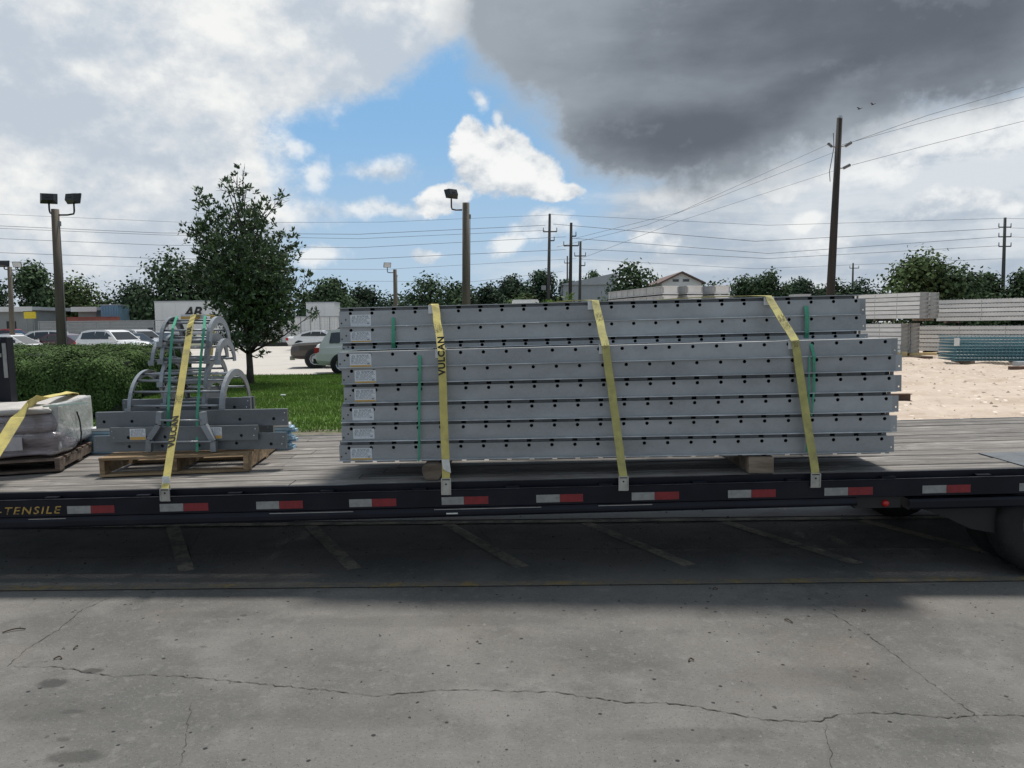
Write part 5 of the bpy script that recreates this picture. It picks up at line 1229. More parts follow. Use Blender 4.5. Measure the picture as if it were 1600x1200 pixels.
dpole('thin distant power pole half hidden between the middle three', 886.5, 400, 470, 140, 0.2, [(411, 882, 890)], 0.1)
dpole('power pole with short arms at the far right above the trees', 1570.5, 340, 430, 98, 0.27, [(355, 1561, 1580), (370, 1561, 1580), (385, 1561, 1580)], -0.1)
dpole('tiny far power pole above the trees right of the tall leaning pole', 1333, 411, 440, 150, 0.25, [(419, 1328, 1342)], 0)
dpole('thin pole far off at the left edge behind the trees', 2, 452, 470, 120, 0.2, [(462, -4, 8)], 0)

def wire(pts, rpx=0.42, sag=0.0):
    rpx *= 0.8
    """pts: (px,py,Y); a wire hung through them"""
    m = MB(); W_ = [at(*p) for p in pts]; out = []
    for a, b in zip(W_[:-1], W_[1:]):
        for k in range(14):
            q = k / 14; p = a.lerp(b, q); p = p - Vector((0, 0, 4 * sag * q * (1 - q))); out.append(p)
    out.append(W_[-1]); m.tube(out, [rpx / FPX * max(8, p.y) for p in out], 4); return m
LN = [
  ([(1293, 226, 40), (1060, 332, 120), (900, 372, 104)], 0.30, 'upper power line from the tall pole down towards the middle poles'),
  ([(1308, 236, 40), (1010, 352, 110), (870, 386, 100)], 0.30, 'second power line from the tall pole towards the middle poles'),
  ([(1318, 262, 40), (1060, 346, 110), (905, 405, 104)], 0.28, 'lowest power line from the tall pole towards the middle poles'),
  ([(1331, 222, 40), (1450, 180, 30), (1620, 130, 22)], 0.42, 'upper power line from the tall pole to the right edge'),
  ([(1316, 226, 40), (1480, 181, 30), (1620, 146, 22)], 0.36, 'second power line from the tall pole to the right edge'),
  ([(1331, 258, 40), (1460, 224, 30), (1620, 184, 22)], 0.40, 'lowest power line from the tall pole to the right edge'),
  ([(859, 335, 96), (1200, 352, 110), (1570, 341, 98)], 0.30, 'topmost wire from the first middle pole to the far right pole'),
  ([(864, 350, 96), (1180, 377, 110), (1562, 357, 98)], 0.42, 'second wire from the middle poles to the far right pole'),
  ([(892, 372, 88), (1200, 396, 106), (1562, 370, 98)], 0.40, 'third wire from the middle poles to the far right pole'),
  ([(907, 389, 104), (1200, 404, 110), (1562, 384, 98)], 0.38, 'fourth wire from the middle poles to the far right pole'),
  ([(907, 405, 104), (1180, 420, 118), (1570, 404, 98)], 0.28, 'lowest wire from the middle poles to the far right pole'),
  ([(1571, 341, 98), (1640, 343, 96)], 0.3, 'topmost wire leaving the far right pole'), ([(1578, 356, 98), (1640, 358, 96)], 0.3, 'second wire leaving the far right pole'), ([(1578, 370, 98), (1640, 372, 96)], 0.3, 'third wire leaving the far right pole'),
  ([(-20, 334, 92), (300, 348, 104), (600, 347, 104), (859, 336, 96)], 0.26, 'topmost wire crossing the left half of the sky'),
  ([(-20, 352, 90), (250, 364, 100), (560, 366, 102), (852, 352, 96)], 0.40, 'second wire crossing the left half of the sky'),
  ([(-20, 356, 90), (250, 367, 100), (560, 373, 102), (852, 360, 96)], 0.34, 'third wire, close under the second, crossing the left half of the sky'),
  ([(-20, 372, 90), (250, 383, 100), (560, 387, 102), (884, 370, 90)], 0.36, 'fourth wire crossing the left half of the sky'),
  ([(-20, 394, 92), (250, 404, 100), (560, 405, 102), (884, 390, 90)], 0.40, 'fifth and darkest wire crossing the left half of the sky'),
  ([(-20, 408, 96), (300, 420, 104), (600, 421, 104), (900, 404, 104)], 0.26, 'sixth wire crossing the left half of the sky'),
  ([(440, 439, 120), (740, 440, 120), (880, 424, 120)], 0.24, 'lowest thin wire above the tree tops'),
]
for pts, w, lab in LN: part('power_line', wire(pts, w), M_wire, None, label=lab, cat='power line', group='power lines across the sky')
for px, py, lab in ((1364, 163, 'upper right of two tiny dark birds above the tall pole'), (1343, 170, 'lower left of two tiny dark birds above the tall pole')):
    c = at(px, py, 60); t = thing('bird', lab, 'bird', c, (0, 0, 0.4), 'birds above the tall pole'); m = MB()
    m.lathe([(0.0, -0.16), (0.035, -0.11), (0.05, 0.0), (0.03, 0.12), (0.0, 0.2)], 8, 'y'); part('bird_body', m, M_black, t, smooth=True)
    for s in (-1, 1):
        m = MB(); m.prism([(s * 0.03, -0.06, 0.01), (s * 0.03, 0.06, 0.01), (s * 0.22, 0.05, 0.09), (s * 0.30, 0.0, 0.07), (s * 0.22, -0.05, 0.085)], [(s * 0.03, -0.06, 0.02), (s * 0.03, 0.06, 0.02), (s * 0.22, 0.05, 0.1), (s * 0.30, 0.0, 0.075), (s * 0.22, -0.05, 0.095)]); part('wing', m, M_black, t)

# ------------------------------------------------------------------ parked vehicles
def loft(m, sts, mi=0):
    n = len(sts[0])
    for a, b in zip(sts[:-1], sts[1:]):
        for k in range(n): m.face([a[k], b[k], b[(k + 1) % n], a[(k + 1) % n]], mi)
    m.face(list(reversed(sts[-1])), mi); m.face(list(sts[0]), mi)
CARS = {  # x forward; body: (x, z bottom, z shoulder, half width); cab: side profile of the glass house
    'suv': dict(L=4.6, r=0.35, ax=(1.42, -1.35), body=[(-2.30, 0.48, 0.92, .80), (-2.22, 0.34, 1.05, .88), (-1.4, 0.27, 1.08, .92), (0.2, 0.25, 1.04, .92), (1.2, 0.27, 1.00, .90), (1.9, 0.28, 0.92, .86), (2.22, 0.32, 0.80, .78), (2.30, 0.42, 0.70, .68)],
               cab=[(-2.12, 1.06), (-1.80, 1.56), (-1.2, 1.66), (0.0, 1.65), (0.42, 1.58), (1.18, 1.02)], wins=[(-1.72, -0.72), (-0.64, 0.10), (0.18, 0.78)]),
    'sedan': dict(L=4.7, r=0.33, ax=(1.42, -1.38), body=[(-2.35, 0.50, 0.88, .74), (-2.25, 0.35, 0.98, .84), (-1.4, 0.24, 0.97, .90), (0.2, 0.22, 0.94, .90), (1.2, 0.24, 0.90, .88), (1.95, 0.26, 0.80, .84), (2.28, 0.30, 0.68, .74), (2.35, 0.40, 0.60, .62)],
               cab=[(-1.80, 0.97), (-0.95, 1.38), (-0.4, 1.45), (0.25, 1.43), (1.15, 0.92)], wins=[(-1.22, -0.56), (-0.48, 0.14), (0.22, 0.74)]),
    'pickup': dict(L=5.5, r=0.39, ax=(1.75, -1.55), body=[(-2.75, 0.60, 1.06, .90), (-2.70, 0.50, 1.10, .92), (-1.4, 0.42, 1.12, .95), (0.4, 0.38, 1.10, .95), (1.0, 0.40, 1.14, .94), (2.3, 0.42, 1.10, .92), (2.68, 0.48, 1.02, .88), (2.75, 0.58, 0.90, .84)],
               cab=[(-0.95, 1.11), (-0.82, 1.74), (-0.2, 1.82), (0.45, 1.78), (1.12, 1.13)], wins=[(-0.74, -0.06), (0.02, 0.66)]),
    'boxy': dict(L=4.9, r=0.38, ax=(1.45, -1.4), body=[(-2.42, 0.52, 1.02, .86), (-2.38, 0.42, 1.08, .90), (-1.4, 0.36, 1.10, .93), (0.6, 0.34, 1.08, .93), (1.2, 0.36, 1.08, .92), (2.1, 0.38, 1.04, .90), (2.38, 0.42, 0.98, .86), (2.45, 0.52, 0.84, .82)],
               cab=[(-2.36, 1.08), (-2.18, 1.72), (-1.4, 1.80), (0.2, 1.78), (0.42, 1.74), (1.08, 1.08)], wins=[(-2.0, -1.05), (-0.97, -0.15), (-0.07, 0.66)]),
}
def car(label, kind, loc, yaw, pm, group='vehicles on the far parking lot', cat='car'):
    S = CARS[kind]; t = thing('parked_car', label, cat, loc, (0, 0, yaw), group); r = S['r']
    m = MB(); sts = []
    for x, zb_, zs, w in S['body']:
        h = zs - zb_; half = [(w * 0.86, zb_), (w * 0.98, zb_ + h * 0.22), (w, zb_ + h * 0.55), (w * 0.97, zb_ + h * 0.85), (w * 0.86, zs + 0.0)]
        sts.append([(x, y, z) for y, z in half] + [(x, 0, zs + 0.03)] + [(x, -y, z) for y, z in reversed(half)])
    loft(m, sts); part('body', m, pm, t, smooth=False)
    zb_ = S['cab'][0][1]; zt = max(z for _, z in S['cab']); wb = 0.86; wt = 0.66
    hw = lambda z: wb + (wt - wb) * max(0, (z - zb_)) / (zt - zb_)
    c = MB(); pr = S['cab']
    for s in (-1, 1):
        pts = [(x, s * hw(z), z) for x, z in pr] + [(pr[-1][0], s * wb, zb_ - 0.12), (pr[0][0], s * wb, zb_ - 0.12)]
        c.face(pts if s < 0 else list(reversed(pts)))
    for (x0, z0), (x1, z1) in zip(pr[:-1], pr[1:]): c.face([(x0, -hw(z0), z0), (x0, hw(z0), z0), (x1, hw(z1), z1), (x1, -hw(z1), z1)])
    part('cabin', c, pm, t)
    zlo = zb_ + 0.06
    def roof(x):
        for (x0, z0), (x1, z1) in zip(pr[:-1], pr[1:]):
            if x0 <= x <= x1: return z0 + (z1 - z0) * (x - x0) / (x1 - x0)
        return zlo
    for s in (-1, 1):
        for (a, b) in S['wins']:
            g = MB(); za_, zb2 = max(zlo + 0.05, roof(a) - 0.09), max(zlo + 0.05, roof(b) - 0.09)
            pts = [(a - 0.06, s * (hw(zlo) + 0.004), zlo), (b + 0.05, s * (hw(zlo) + 0.004), zlo), (b, s * (hw(zb2) + 0.004), zb2), (a, s * (hw(za_) + 0.004), za_)]
            g.face(pts if s < 0 else list(reversed(pts))); part('side_window', g, M_glass, t)
        g = MB(); g.box(S['wins'][-1][1] - 0.02, S['wins'][-1][1] + 0.13, s * 0.90 if s > 0 else -1.04, 1.04 if s > 0 else -0.90, zlo + 0.0, zlo + 0.14); part('mirror', g, pm, t)
    def screen(p, q, nm):
        (x0, z0), (x1, z1) = p, q; d = Vector((z0 - z1, 0, x1 - x0)).normalized(); d = d if d.z > 0 else -d
        A, B = Vector((x0, 0, z0)).lerp(Vector((x1, 0, z1)), 0.08), Vector((x0, 0, z0)).lerp(Vector((x1, 0, z1)), 0.90); A += d * 0.004; B += d * 0.004
        g = MB(); g.face([(A.x, -hw(A.z) * 0.92, A.z), (A.x, hw(A.z) * 0.92, A.z), (B.x, hw(B.z) * 0.90, B.z), (B.x, -hw(B.z) * 0.90, B.z)]); part(nm, g, M_glass, t)
    screen(pr[-1], pr[-2], 'windscreen'); screen(pr[0], pr[1], 'rear_window')
    xf, xr_ = S['body'][-1][0], S['body'][0][0]; zs = S['body'][-1][2]
    for s in (-1, 1):
        part('headlight', bx(xf - 0.20, xf - 0.015, min(s * .46, s * .78), max(s * .46, s * .78), zs - 0.08, zs + 0.05), M_lamp_w, t)
        zr = S['body'][0][2]; part('tail_light', bx(xr_ - 0.01, xr_ + 0.16, min(s * .58, s * .875), max(s * .58, s * .875), zr - 0.16, zr + 0.04), M_lamp_r, t)
    part('grille', bx(xf - 0.06, xf + 0.012, -0.42, 0.42, zs - 0.16, zs - 0.03), M_plast, t); part('front_bumper', bx(xf - 0.15, xf + 0.05, -0.74, 0.74, 0.34, 0.50), M_chrome if kind in ('boxy', 'pickup') else M_plast, t)
    part('rear_bumper', bx(xr_ - 0.06, xr_ + 0.12, -0.80, 0.80, 0.38, 0.56), M_plast, t); part('number_plate', bx(xr_ - 0.022, xr_ + 0.01, -0.16, 0.16, 0.72, 0.84), M_white, t)
    for ax in S['ax']:
        for s in (-1, 1):
            a = MB(); a.lathe([(0, 0), (r * 1.17, 0), (r * 1.17, -0.02 * s)], 22, 'y', (ax, s * 0.925, r)); part('wheel_arch', a, M_plast, t)
            w = part('wheel', MB(), M_rubber, t); w.location = (ax, s * 0.86, r); k = MB(); k.lathe([(r * 0.62, -0.10), (r * 0.95, -0.11), (r, -0.07), (r, 0.07), (r * 0.95, 0.11), (r * 0.62, 0.10)], 24, 'y'); part('tyre', k, M_rubber, w, smooth=True)
            k = MB(); k.lathe([(r * 0.63, s * 0.10), (r * 0.5, s * 0.06), (r * 0.2, s * 0.085), (0, s * 0.09)], 10, 'y'); part('rim', k, mat('alloy rim', (0.42, 0.42, 0.43), 0.35, 0.7), w)
    return t
P_white, P_silver, P_dark, P_maroon, P_tan, P_red, P_lsilver = paint('white', (0.72, 0.72, 0.72)), paint('silver', (0.40, 0.41, 0.43)), paint('dark', (0.02, 0.022, 0.028)), paint('maroon', (0.085, 0.028, 0.045)), paint('tan', (0.075, 0.062, 0.056)), paint('red', (0.28, 0.02, 0.02)), paint('pale silver', (0.66, 0.66, 0.66))
def gp(px, Y, z=0.0): p = at(px, 520, Y); return Vector((p.x, Y, z))
car('silver crossover with a red tail light, half hidden by the left end of the bundles', 'suv', gp(594, 28.6), rad(8), P_lsilver)
car('older dark brown boxy vehicle with a chrome front, beside the silver crossover', 'boxy', gp(550, 32.8), rad(188), P_tan)
car('white crossover facing right, in front of the row beside the hedge', 'suv', gp(178, 46.0), rad(-22), P_white)
car('dark maroon sedan behind the double-headed lamp post', 'sedan', gp(92, 47.5), rad(172), P_maroon)
for i, (px, Y, pm, lab) in enumerate(((204, 50.5, P_dark, 'dark car with a pale roof line, first behind the white crossover'), (218, 54.0, P_silver, 'silver car, second behind the white crossover'), (234, 57.5, P_dark, 'dark car, third behind the white crossover'), (250, 61.0, P_white, 'white car, last of the row behind the white crossover'))):
    car(lab, 'sedan' if i != 1 else 'suv', gp(px, Y), rad(-28), pm)
car('white car end showing above the hedge at the left edge', 'sedan', gp(18, 41), rad(5), P_white)
car('silver car far off at the left edge behind the white car', 'sedan', gp(22, 58), rad(10), P_silver)
car('dark grey car in the second row behind the maroon sedan', 'sedan', gp(140, 60), rad(172), P_dark)
car('pale silver car left of the maroon sedan, nose towards the hedge', 'suv', gp(58, 52), rad(-150), P_lsilver)
car('tan car far off behind the pipe fence at left', 'sedan', gp(90, 69.5), rad(0), P_tan)
car('red pickup truck far off at the left edge', 'pickup', gp(18, 70), rad(0), P_red, cat='pickup truck')
car('black pickup truck parked far off behind the row of cars', 'pickup', gp(246, 71), rad(175), P_dark, cat='pickup truck')
car('pale car far off right of the young evergreen', 'sedan', gp(500, 58), rad(4), P_white)

# ------------------------------------------------------------------ fences, boxes and buildings at the back
def box_thing(name, label, cat, pxl, pxr, ptop, Y, zbot, depth, parts, group=None, m_=None):
    a = at(pxl, ptop, Y); b = at(pxr, ptop, Y); t = thing(name, label, cat, ((a.x + b.x) / 2, Y, zbot), (0, 0, 0), group); w = (b.x - a.x) / 2; h = (a.z + b.z) / 2 - zbot
    part('box_body', bx(-w, w, 0, depth, 0, h), m_, t); parts(t, w, h, depth); return t
def semi(t, w, h, d):
    part('top_rail', bx(-w - 0.03, w + 0.03, -0.035, d + 0.03, h - 0.10, h + 0.012), M_bgrey, t); part('bottom_rail', bx(-w - 0.03, w + 0.03, -0.035, -0.001, -0.02, 0.14), M_bgrey, t)
    m = MB()
    for x in np.arange(-w + 0.6, w - 0.2, 1.2): m.box(x, x + 0.03, -0.02, -0.001, 0.15, h - 0.11)
    part('panel_rib', m, M_bwhite, t)
    for x in (-w + 0.4, w - 0.9):
        for dx_ in (0, ):
            k = MB(); k.lathe([(0.2, 0.0), (0.48, -0.02), (0.5, 0.08), (0.5, 0.3)], 16, 'y', (x + 0.2, 0.02, -0.62)); part('wheel', k, M_rubber, t)
def box_detail(t, w, h, d):
    semi(t, w, h, d)
tA = box_thing('box_trailer', 'long white box trailer lettered in black behind the young evergreen', 'trailer', 241, 372, 470, 68, 1.15, 2.6, semi, 'white box trailers at the back', M_bwhite)
me = text_mesh('AB', 1.30, 0.004, 0.35, 0.9, 0.03); me.materials.append(M_ink); c = at(286, 489, 68) - Vector(tA.location); link('lettering', me, tA, (c.x, -0.045, c.z), (rad(90), 0, 0))
box_thing('box_trailer', 'white box trailer right of the young evergreen', 'trailer', 478, 522, 472, 78, 1.15, 2.6, semi, 'white box trailers at the back', M_bwhite)
def plain(t, w, h, d):
    m = MB()
    for x in np.arange(-w + 0.3, w, 0.55): m.box(x, x + 0.08, -0.035, -0.001, 0.02, h - 0.1)
    part('wall_rib', m, M_bwhite, t); part('cap', bx(-w - 0.05, w + 0.05, -0.06, d, h + 0.0005, h + 0.09), M_bgrey, t)
box_thing('low_wall', 'low white panel wall behind the pipe fence, right of the evergreen', 'wall', 425, 528, 496, 75, 0.0, 0.5, plain, None, M_bwhite)
box_thing('low_wall', 'grey block wall behind the parked cars at left', 'wall', 62, 238, 503, 76, 0.0, 0.4, lambda t, w, h, d: part('cap', bx(-w, w, -0.04, d, h + 0.0005, h + 0.08), M_wallg, t), None, M_wallg)
box_thing('barrier', 'faded red barrier strip above the grey wall', 'barrier', 104, 184, 496, 79, 0.0, 0.4, lambda t, w, h, d: part('cap', bx(-w, w, -0.04, d, h + 0.0005, h + 0.06), M_redbar, t), None, M_redbar)
def cont(t, w, h, d):
    m = MB()
    for x in np.arange(-w + 0.1, w - 0.1, 0.28): m.box(x, x + 0.13, -0.04, -0.001, 0.12, h - 0.12)
    part('corrugation', m, MATS['blue container paint'], t); part('roof_edge', bx(-w - 0.02, w + 0.02, -0.05, d, h + 0.0005, h + 0.08), M_bgrey, t)
box_thing('container', 'small blue shipping container under the dark trees at left', 'container', 157, 184, 477, 81, 0.6, 2.4, cont, None, M_blue)
def shed(t, w, h, d):
    part('roof', bx(-w - 0.4, w + 0.4, -0.6, d + 0.4, h + 0.001, h + 0.35), M_bgrey, t); part('door', bx(-w * 0.4, w * 0.1, -0.05, -0.001, 0.0, h * 0.7), M_plast, t)
    part('fascia', bx(-w - 0.4, w + 0.4, -0.66, -0.601, h - 0.15, h + 0.36), M_bwhite, t)
box_thing('flat_roof_shed', 'low shed with a pale flat roof at the left edge', 'shed', -8, 50, 485, 80, 0.0, 6, shed, None, M_wallg)
box_thing('flat_roof_shed', 'small low building with a pale roof left of the blue container', 'shed', 122, 150, 485, 82, 0.0, 5, shed, None, M_wallg)
def board(t, w, h, d):
    m = MB(); m.box(-w * 0.7, -w * 0.6, 0.02, 0.1, -2.9, -0.001); m.box(w * 0.6, w * 0.7, 0.02, 0.1, -2.9, -0.001); part('legs', m, M_fence, t); part('frame', bx(-w - 0.04, w + 0.04, -0.03, d + 0.03, h + 0.0005, h + 0.06), M_plast, t)
box_thing('yellow_sign', 'small bright yellow sign in front of the shed at the left edge', 'sign', 37, 55, 487, 78, 2.85, 0.12, board, None, M_yellow)
def pipe_fence(label, pxl, pxr, Y, ptop, n, brace=False):
    a = at(pxl, ptop, Y); b = at(pxr, ptop, Y); t = thing('pipe_fence', label, 'fence', (a.x, Y, 0)); L_ = b.x - a.x; h = (a.z + b.z) / 2
    for i in range(n + 1):
        m = MB(); m.tube([(L_ * i / n, 0, -0.02), (L_ * i / n, 0, h)], 0.045, 6); part('fence_post', m, M_fence, t)
    for z in (h - 0.03, h * 0.5, 0.15):
        m = MB(); m.tube([(0, -0.05, z), (L_, -0.05, z)], 0.032, 6); part('fence_rail', m, M_fence, t)
    if brace:
        for i in range(n):
            m = MB(); x0, x1 = L_ * i / n, L_ * (i + 1) / n; m.tube([(x0, -0.09, 0.2), (x1, -0.09, h - 0.1)], 0.03, 5); m.tube([(x0, -0.12, h - 0.1), (x1, -0.12, 0.2)], 0.03, 5); part('brace', m, M_fence, t)
    else:
        m = MB()
        for x in np.arange(0, L_, 0.30): m.tube([(x, 0.0, 0.0), (x, 0.0, h)], 0.008, 3)
        for z in np.arange(0.1, h, 0.30): m.tube([(0, 0.0, z), (L_, 0.0, z)], 0.008, 3)
        part('mesh_wire', m, M_fence, t, kind='stuff')
    return t
pipe_fence('long pipe fence behind the parked cars left of the evergreen', 60, 262, 66, 501, 9)
pipe_fence('cross-braced steel frame fence seen under the evergreen crown', 318, 396, 64.5, 497, 4, True)
pipe_fence('pipe fence in front of the white wall right of the evergreen', 424, 545, 70, 494, 8)
part('kerb', bx(at(330, 530, 70).x, at(545, 530, 70).x, 69.6, 70.2, 0, 0.35), M_plast, thing('kerb_barrier', 'low dark barrier along the back of the parking lot, right of the evergreen', 'barrier', (0, 0, 0)))
# grey metal shed and gabled house beyond the load
def gable(name, label, pxl, pxr, peave, pridge, Y, depth, wallm, roofm, over=0.5, openings=True):
    a = at(pxl, peave, Y); b = at(pxr, peave, Y); rz = at((pxl + pxr) / 2, pridge, Y).z; t = thing(name, label, 'building', ((a.x + b.x) / 2, Y, 0)); w = (b.x - a.x) / 2; h = (a.z + b.z) / 2
    m = MB(); A = [(-w, 0, 0), (w, 0, 0), (w, 0, h), (0, 0, rz), (-w, 0, h)]; m.prism(A, [(x, depth, z) for x, _, z in A]); part('wall', m, wallm, t)
    for s in (-1, 1):
        sl = (rz - h) / w; e = (s * (w + over), h - sl * over)
        m = MB(); A = [(0, -over, rz + 0.03), (e[0], -over, e[1] + 0.03), (e[0], -over, e[1] + 0.25), (0, -over, rz + 0.25)]; m.prism(A if s > 0 else A[::-1], [(x, depth + over, z) for x, _, z in (A if s > 0 else A[::-1])]); part('roof_slope', m, roofm, t)
    if openings:
        for x in (-w * 0.30, w * 0.22):
            f = part('window', bx(x - 0.45, x + 0.45, -0.05, -0.001, h + (rz - h) * 0.10, h + (rz - h) * 0.10 + 0.4), M_bgrey, t); part('pane', bx(x - 0.38, x + 0.38, -0.06, -0.051, h + (rz - h) * 0.10 + 0.05, h + (rz - h) * 0.10 + 0.35), M_glass, f)
    return t
gable('gabled_house', 'white gabled building with a brown roof behind the middle yard stacks', 1034, 1096, 442, 427, 104, 14, M_bwhite, M_broof, 0.5)
def gshed(t, w, h, d):
    m = MB()
    for x in np.arange(-w, w, 0.5): m.box(x, x + 0.06, -0.025, -0.001, 0, h - 0.05)
    part('siding_rib', m, M_bgrey, t)
    sl = MB(); sl.prism([(-w - 0.2, -0.3, h), (w + 0.2, -0.3, h), (w + 0.2, -0.3, h + 1.7), (-w - 0.2, -0.3, h + 0.15)], [(-w - 0.2, d, h), (w + 0.2, d, h), (w + 0.2, d, h + 1.7), (-w - 0.2, d, h + 0.15)]); part('sloping_roof', sl, M_bgrey, t)
box_thing('metal_shed', 'grey metal shed with a sloping roof behind the power poles', 'shed', 880, 962, 445, 112, 0.0, 9, gshed, None, M_bgrey)
box_thing('white_van_roof', 'pale box vehicle top showing above the load left of the leafy shrub', 'van', 800, 842, 470, 44, 0.3, 4.5, lambda t, w, h, d: (part('roof_cap', bx(-w + 0.05, w - 0.05, 0.05, d - 0.05, h + 0.0005, h + 0.07), M_white, t), part('side_window', bx(-w * 0.5, w * 0.5, -0.006, -0.001, h - 0.75, h - 0.2), M_glass, t)), None, M_white)

# ------------------------------------------------------------------ yard stacks of pale steel forms
def yard_panel_mesh(L_, w, h, dots=False):
    """front long face on y=0 from x=-L..0, end face on x=0 towards +y"""
    m = MB(); e = 0.022
    m.box(-L_ + 0.01, -0.03, 0.07, w - 0.012, 0.004, h - 0.004, 1)                       # recessed core
    m.box(-L_, -0.0125, 0.006, 0.0155, 0.014, h - 0.022)                                   # face plate
    m.box(-L_, -0.0125, 0.0, 0.0055, h - 0.050, h - 0.022); m.box(-L_, -0.0125, 0.0, 0.0055, 0.014, 0.034)
    for x in np.arange(-L_, -0.05, L_ / 4): m.box(x, x + 0.02, 0.0005, 0.0055, 0.0341, h - 0.0501, 1)
    m.box(-0.0115, 0.004, 0.0, 0.05, 0.0035, h - 0.0035, 1); m.box(-0.0115, 0.004, w - 0.05, w, 0.0035, h - 0.0035, 1)
    m.box(-0.0115, 0.003, 0.0501, w - 0.0501, h - 0.05, h - 0.0035, 1); m.box(-0.0115, 0.002, 0.0501, w - 0.0501, 0.0035, 0.05, 1)
    if dots:
        for x in np.arange(-L_ + 0.08, -0.02, 0.153): m.lathe([(0, -0.0012), (0.017, -0.0012), (0.018, 0.0)], 6, 'y', (x, 0, h - 0.022), 2)
    return m.mesh('yard_form', [M_pale, M_pale_d, M_hole])
ORD = ['topmost', 'second from top', 'third from top', 'fourth from top', 'fifth from top', 'sixth from top', 'bottom']
def yard_stack(corner, yaw, L_, w, h, cols, tiers, label, group, dots=False, gap=0.14):
    me = yard_panel_mesh(L_, w, h, dots); Mx = Matrix.Translation(corner) @ Matrix.Rotation(yaw, 4, 'Z'); k = 0
    for (z0, n, sx) in tiers:
        for c in range(cols):
            for i in range(n):
                o = link('steel_form', me, None, Mx @ Vector((sx + random.uniform(-0.02, 0.02), c * (w + gap), z0 + i * h)), (0, 0, yaw), label % (ORD[n - 1 - i], 'upper' if z0 > 1 else 'lower', 'front' if c == 0 else 'rear'), 'steel form', group)
        for c in range(cols):
            if z0 > 0.05 or True:
                for q in (-0.3, -L_ / 2, -L_ + 0.4):
                    zz = z0 - 0.105
                    link('timber_bearer', bx(-0.05, 0.05, -0.03, w + 0.03, 0, 0.103).mesh('timber_bearer', M_block), None, Mx @ Vector((q + sx, c * (w + gap), zz)), (0, 0, yaw), 'dark timber bearer under the %s %s forms, %s, %s' % ('upper' if z0 > 1 else 'lower', 'dotted' if dots else 'plain', 'right end' if q > -0.5 else 'left end' if q < -L_ / 2 - 0.1 else 'middle', 'front column' if c == 0 else 'rear column'), 'timber', 'timber bearers in the yard stacks')
Yc = 36.0; ca = at(1437, 500, Yc)
yard_stack(Vector((ca.x, Yc, 0)), rad(-59), 4.6, 0.70, 0.205, 2, [(0.14, 7, -0.9), (1.80, 6, 0.0)], 'pale form, %s in the %s tier, %s column left of the wire mesh', 'pale forms in the left yard stack')
Yb = 39.0; cb = at(1470, 500, Yb)
yb_yaw = rad(-47)
Lb = 8.0
yard_stack(Vector((cb.x + Lb * math.cos(yb_yaw), Yb + Lb * math.sin(yb_yaw), 0)), yb_yaw, Lb, 0.9, 0.215, 2, [(0.14, 6, -1.15), (1.66, 5, -0.2)], 'dotted form, %s in the %s tier, %s column behind the wire mesh', 'pale forms in the right yard stack', True)
# wide boxes of forms stacked in three columns behind the load
M_side = mat('dull yard steel side', (0.40, 0.40, 0.395), 0.6, 0.1, 0.12, 1.2, obj_rand=0.08)
def crate_mesh(L_, w, h):
    m = MB(); m.box(-w / 2 + 0.03, w / 2 - 0.03, 0.05, L_, 0.04, h - 0.03, 2)
    m.box(-w / 2, w / 2, 0.0, 0.0495, h - 0.10, h - 0.035); m.box(-w / 2, w / 2, 0.0, 0.0495, 0.03, 0.085)
    for xx in (-w / 2, w / 2 - 0.05): m.box(xx, xx + 0.05, 0.004, 0.0495, 0.0851, h - 0.1001, 1)
    m.box(-w / 2 + 0.05, w / 2 - 0.05, 0.03, 0.0495, 0.0851, h - 0.1001)
    for z in (h - 0.08, 0.035): m.box(-w / 2, -w / 2 + 0.0295, 0.05, L_, z, z + 0.044, 2)
    for y in np.arange(0.4, L_, 0.9): m.box(-w / 2 + 0.004, -w / 2 + 0.0295, y, y + 0.03, 0.08, h - 0.081, 2)
    return m.mesh('yard_form', [M_pale, M_pale_d, M_side])
cm = crate_mesh(8.0, 0.94, 0.525); cy = 43.0
for c, px in enumerate((1048, 1086, 1129)):
    p = at(px, 450, cy + 0.05 * c)
    for i in range(7):
        link('steel_form', cm, None, (p.x, cy + 0.05 * c + 0.03 * (i % 2), 0.12 + i * 0.527), (0, 0, rad(15)), 'wide pale form, %s in the %s column above the load' % (ORD[6 - i], ('left', 'middle', 'right')[c]), 'steel form', 'wide pale forms in the middle yard stack')
    link('timber_bearer', bx(-0.5, 0.5, -0.02, 0.1, 0, 0.118).mesh('timber_bearer', M_block), None, (p.x, cy + 0.3, 0.0), (0, 0, rad(15)), 'dark timber bearer under the %s column of wide forms above the load' % ('left', 'middle', 'right')[c], 'timber', 'timber bearers in the middle yard stack')
# bundle of welded wire mesh
w0 = at(1494, 565, 29.5); yw = rad(-14)
t = thing('wire_mesh_bundle', 'bundle of blue green welded wire mesh sheets on the pale dirt yard', 'wire mesh', (w0.x, 29.5, 0.0), (0, 0, yw)); nlay = 8
def mesh_sheet():
    m = MB(); L_, wd_ = 5.2, 2.3
    for x in np.arange(0, L_ + 0.01, 0.13): m.box(x, x + 0.012, 0, wd_, 0.0, 0.012)
    for y in np.arange(0, wd_ + 0.01, 0.15): m.box(-0.05, L_ + 0.05, y, y + 0.012, 0.0125, 0.024)
    for x in np.arange(0, L_ + 0.01, 0.13): m.box(x, x + 0.012, 0.0, 0.012, 0.024, 0.118)
    for y in np.arange(0, wd_ + 0.01, 0.15): m.box(-0.0, 0.012, y, y + 0.012, 0.024, 0.118)
    m.box(-0.04, L_ + 0.04, -0.013, -0.001, 0.10, 0.125); m.box(-0.013, -0.001, -0.012, wd_, 0.10, 0.125)
    return m.mesh('mesh_sheet', M_teal)
ms = mesh_sheet()
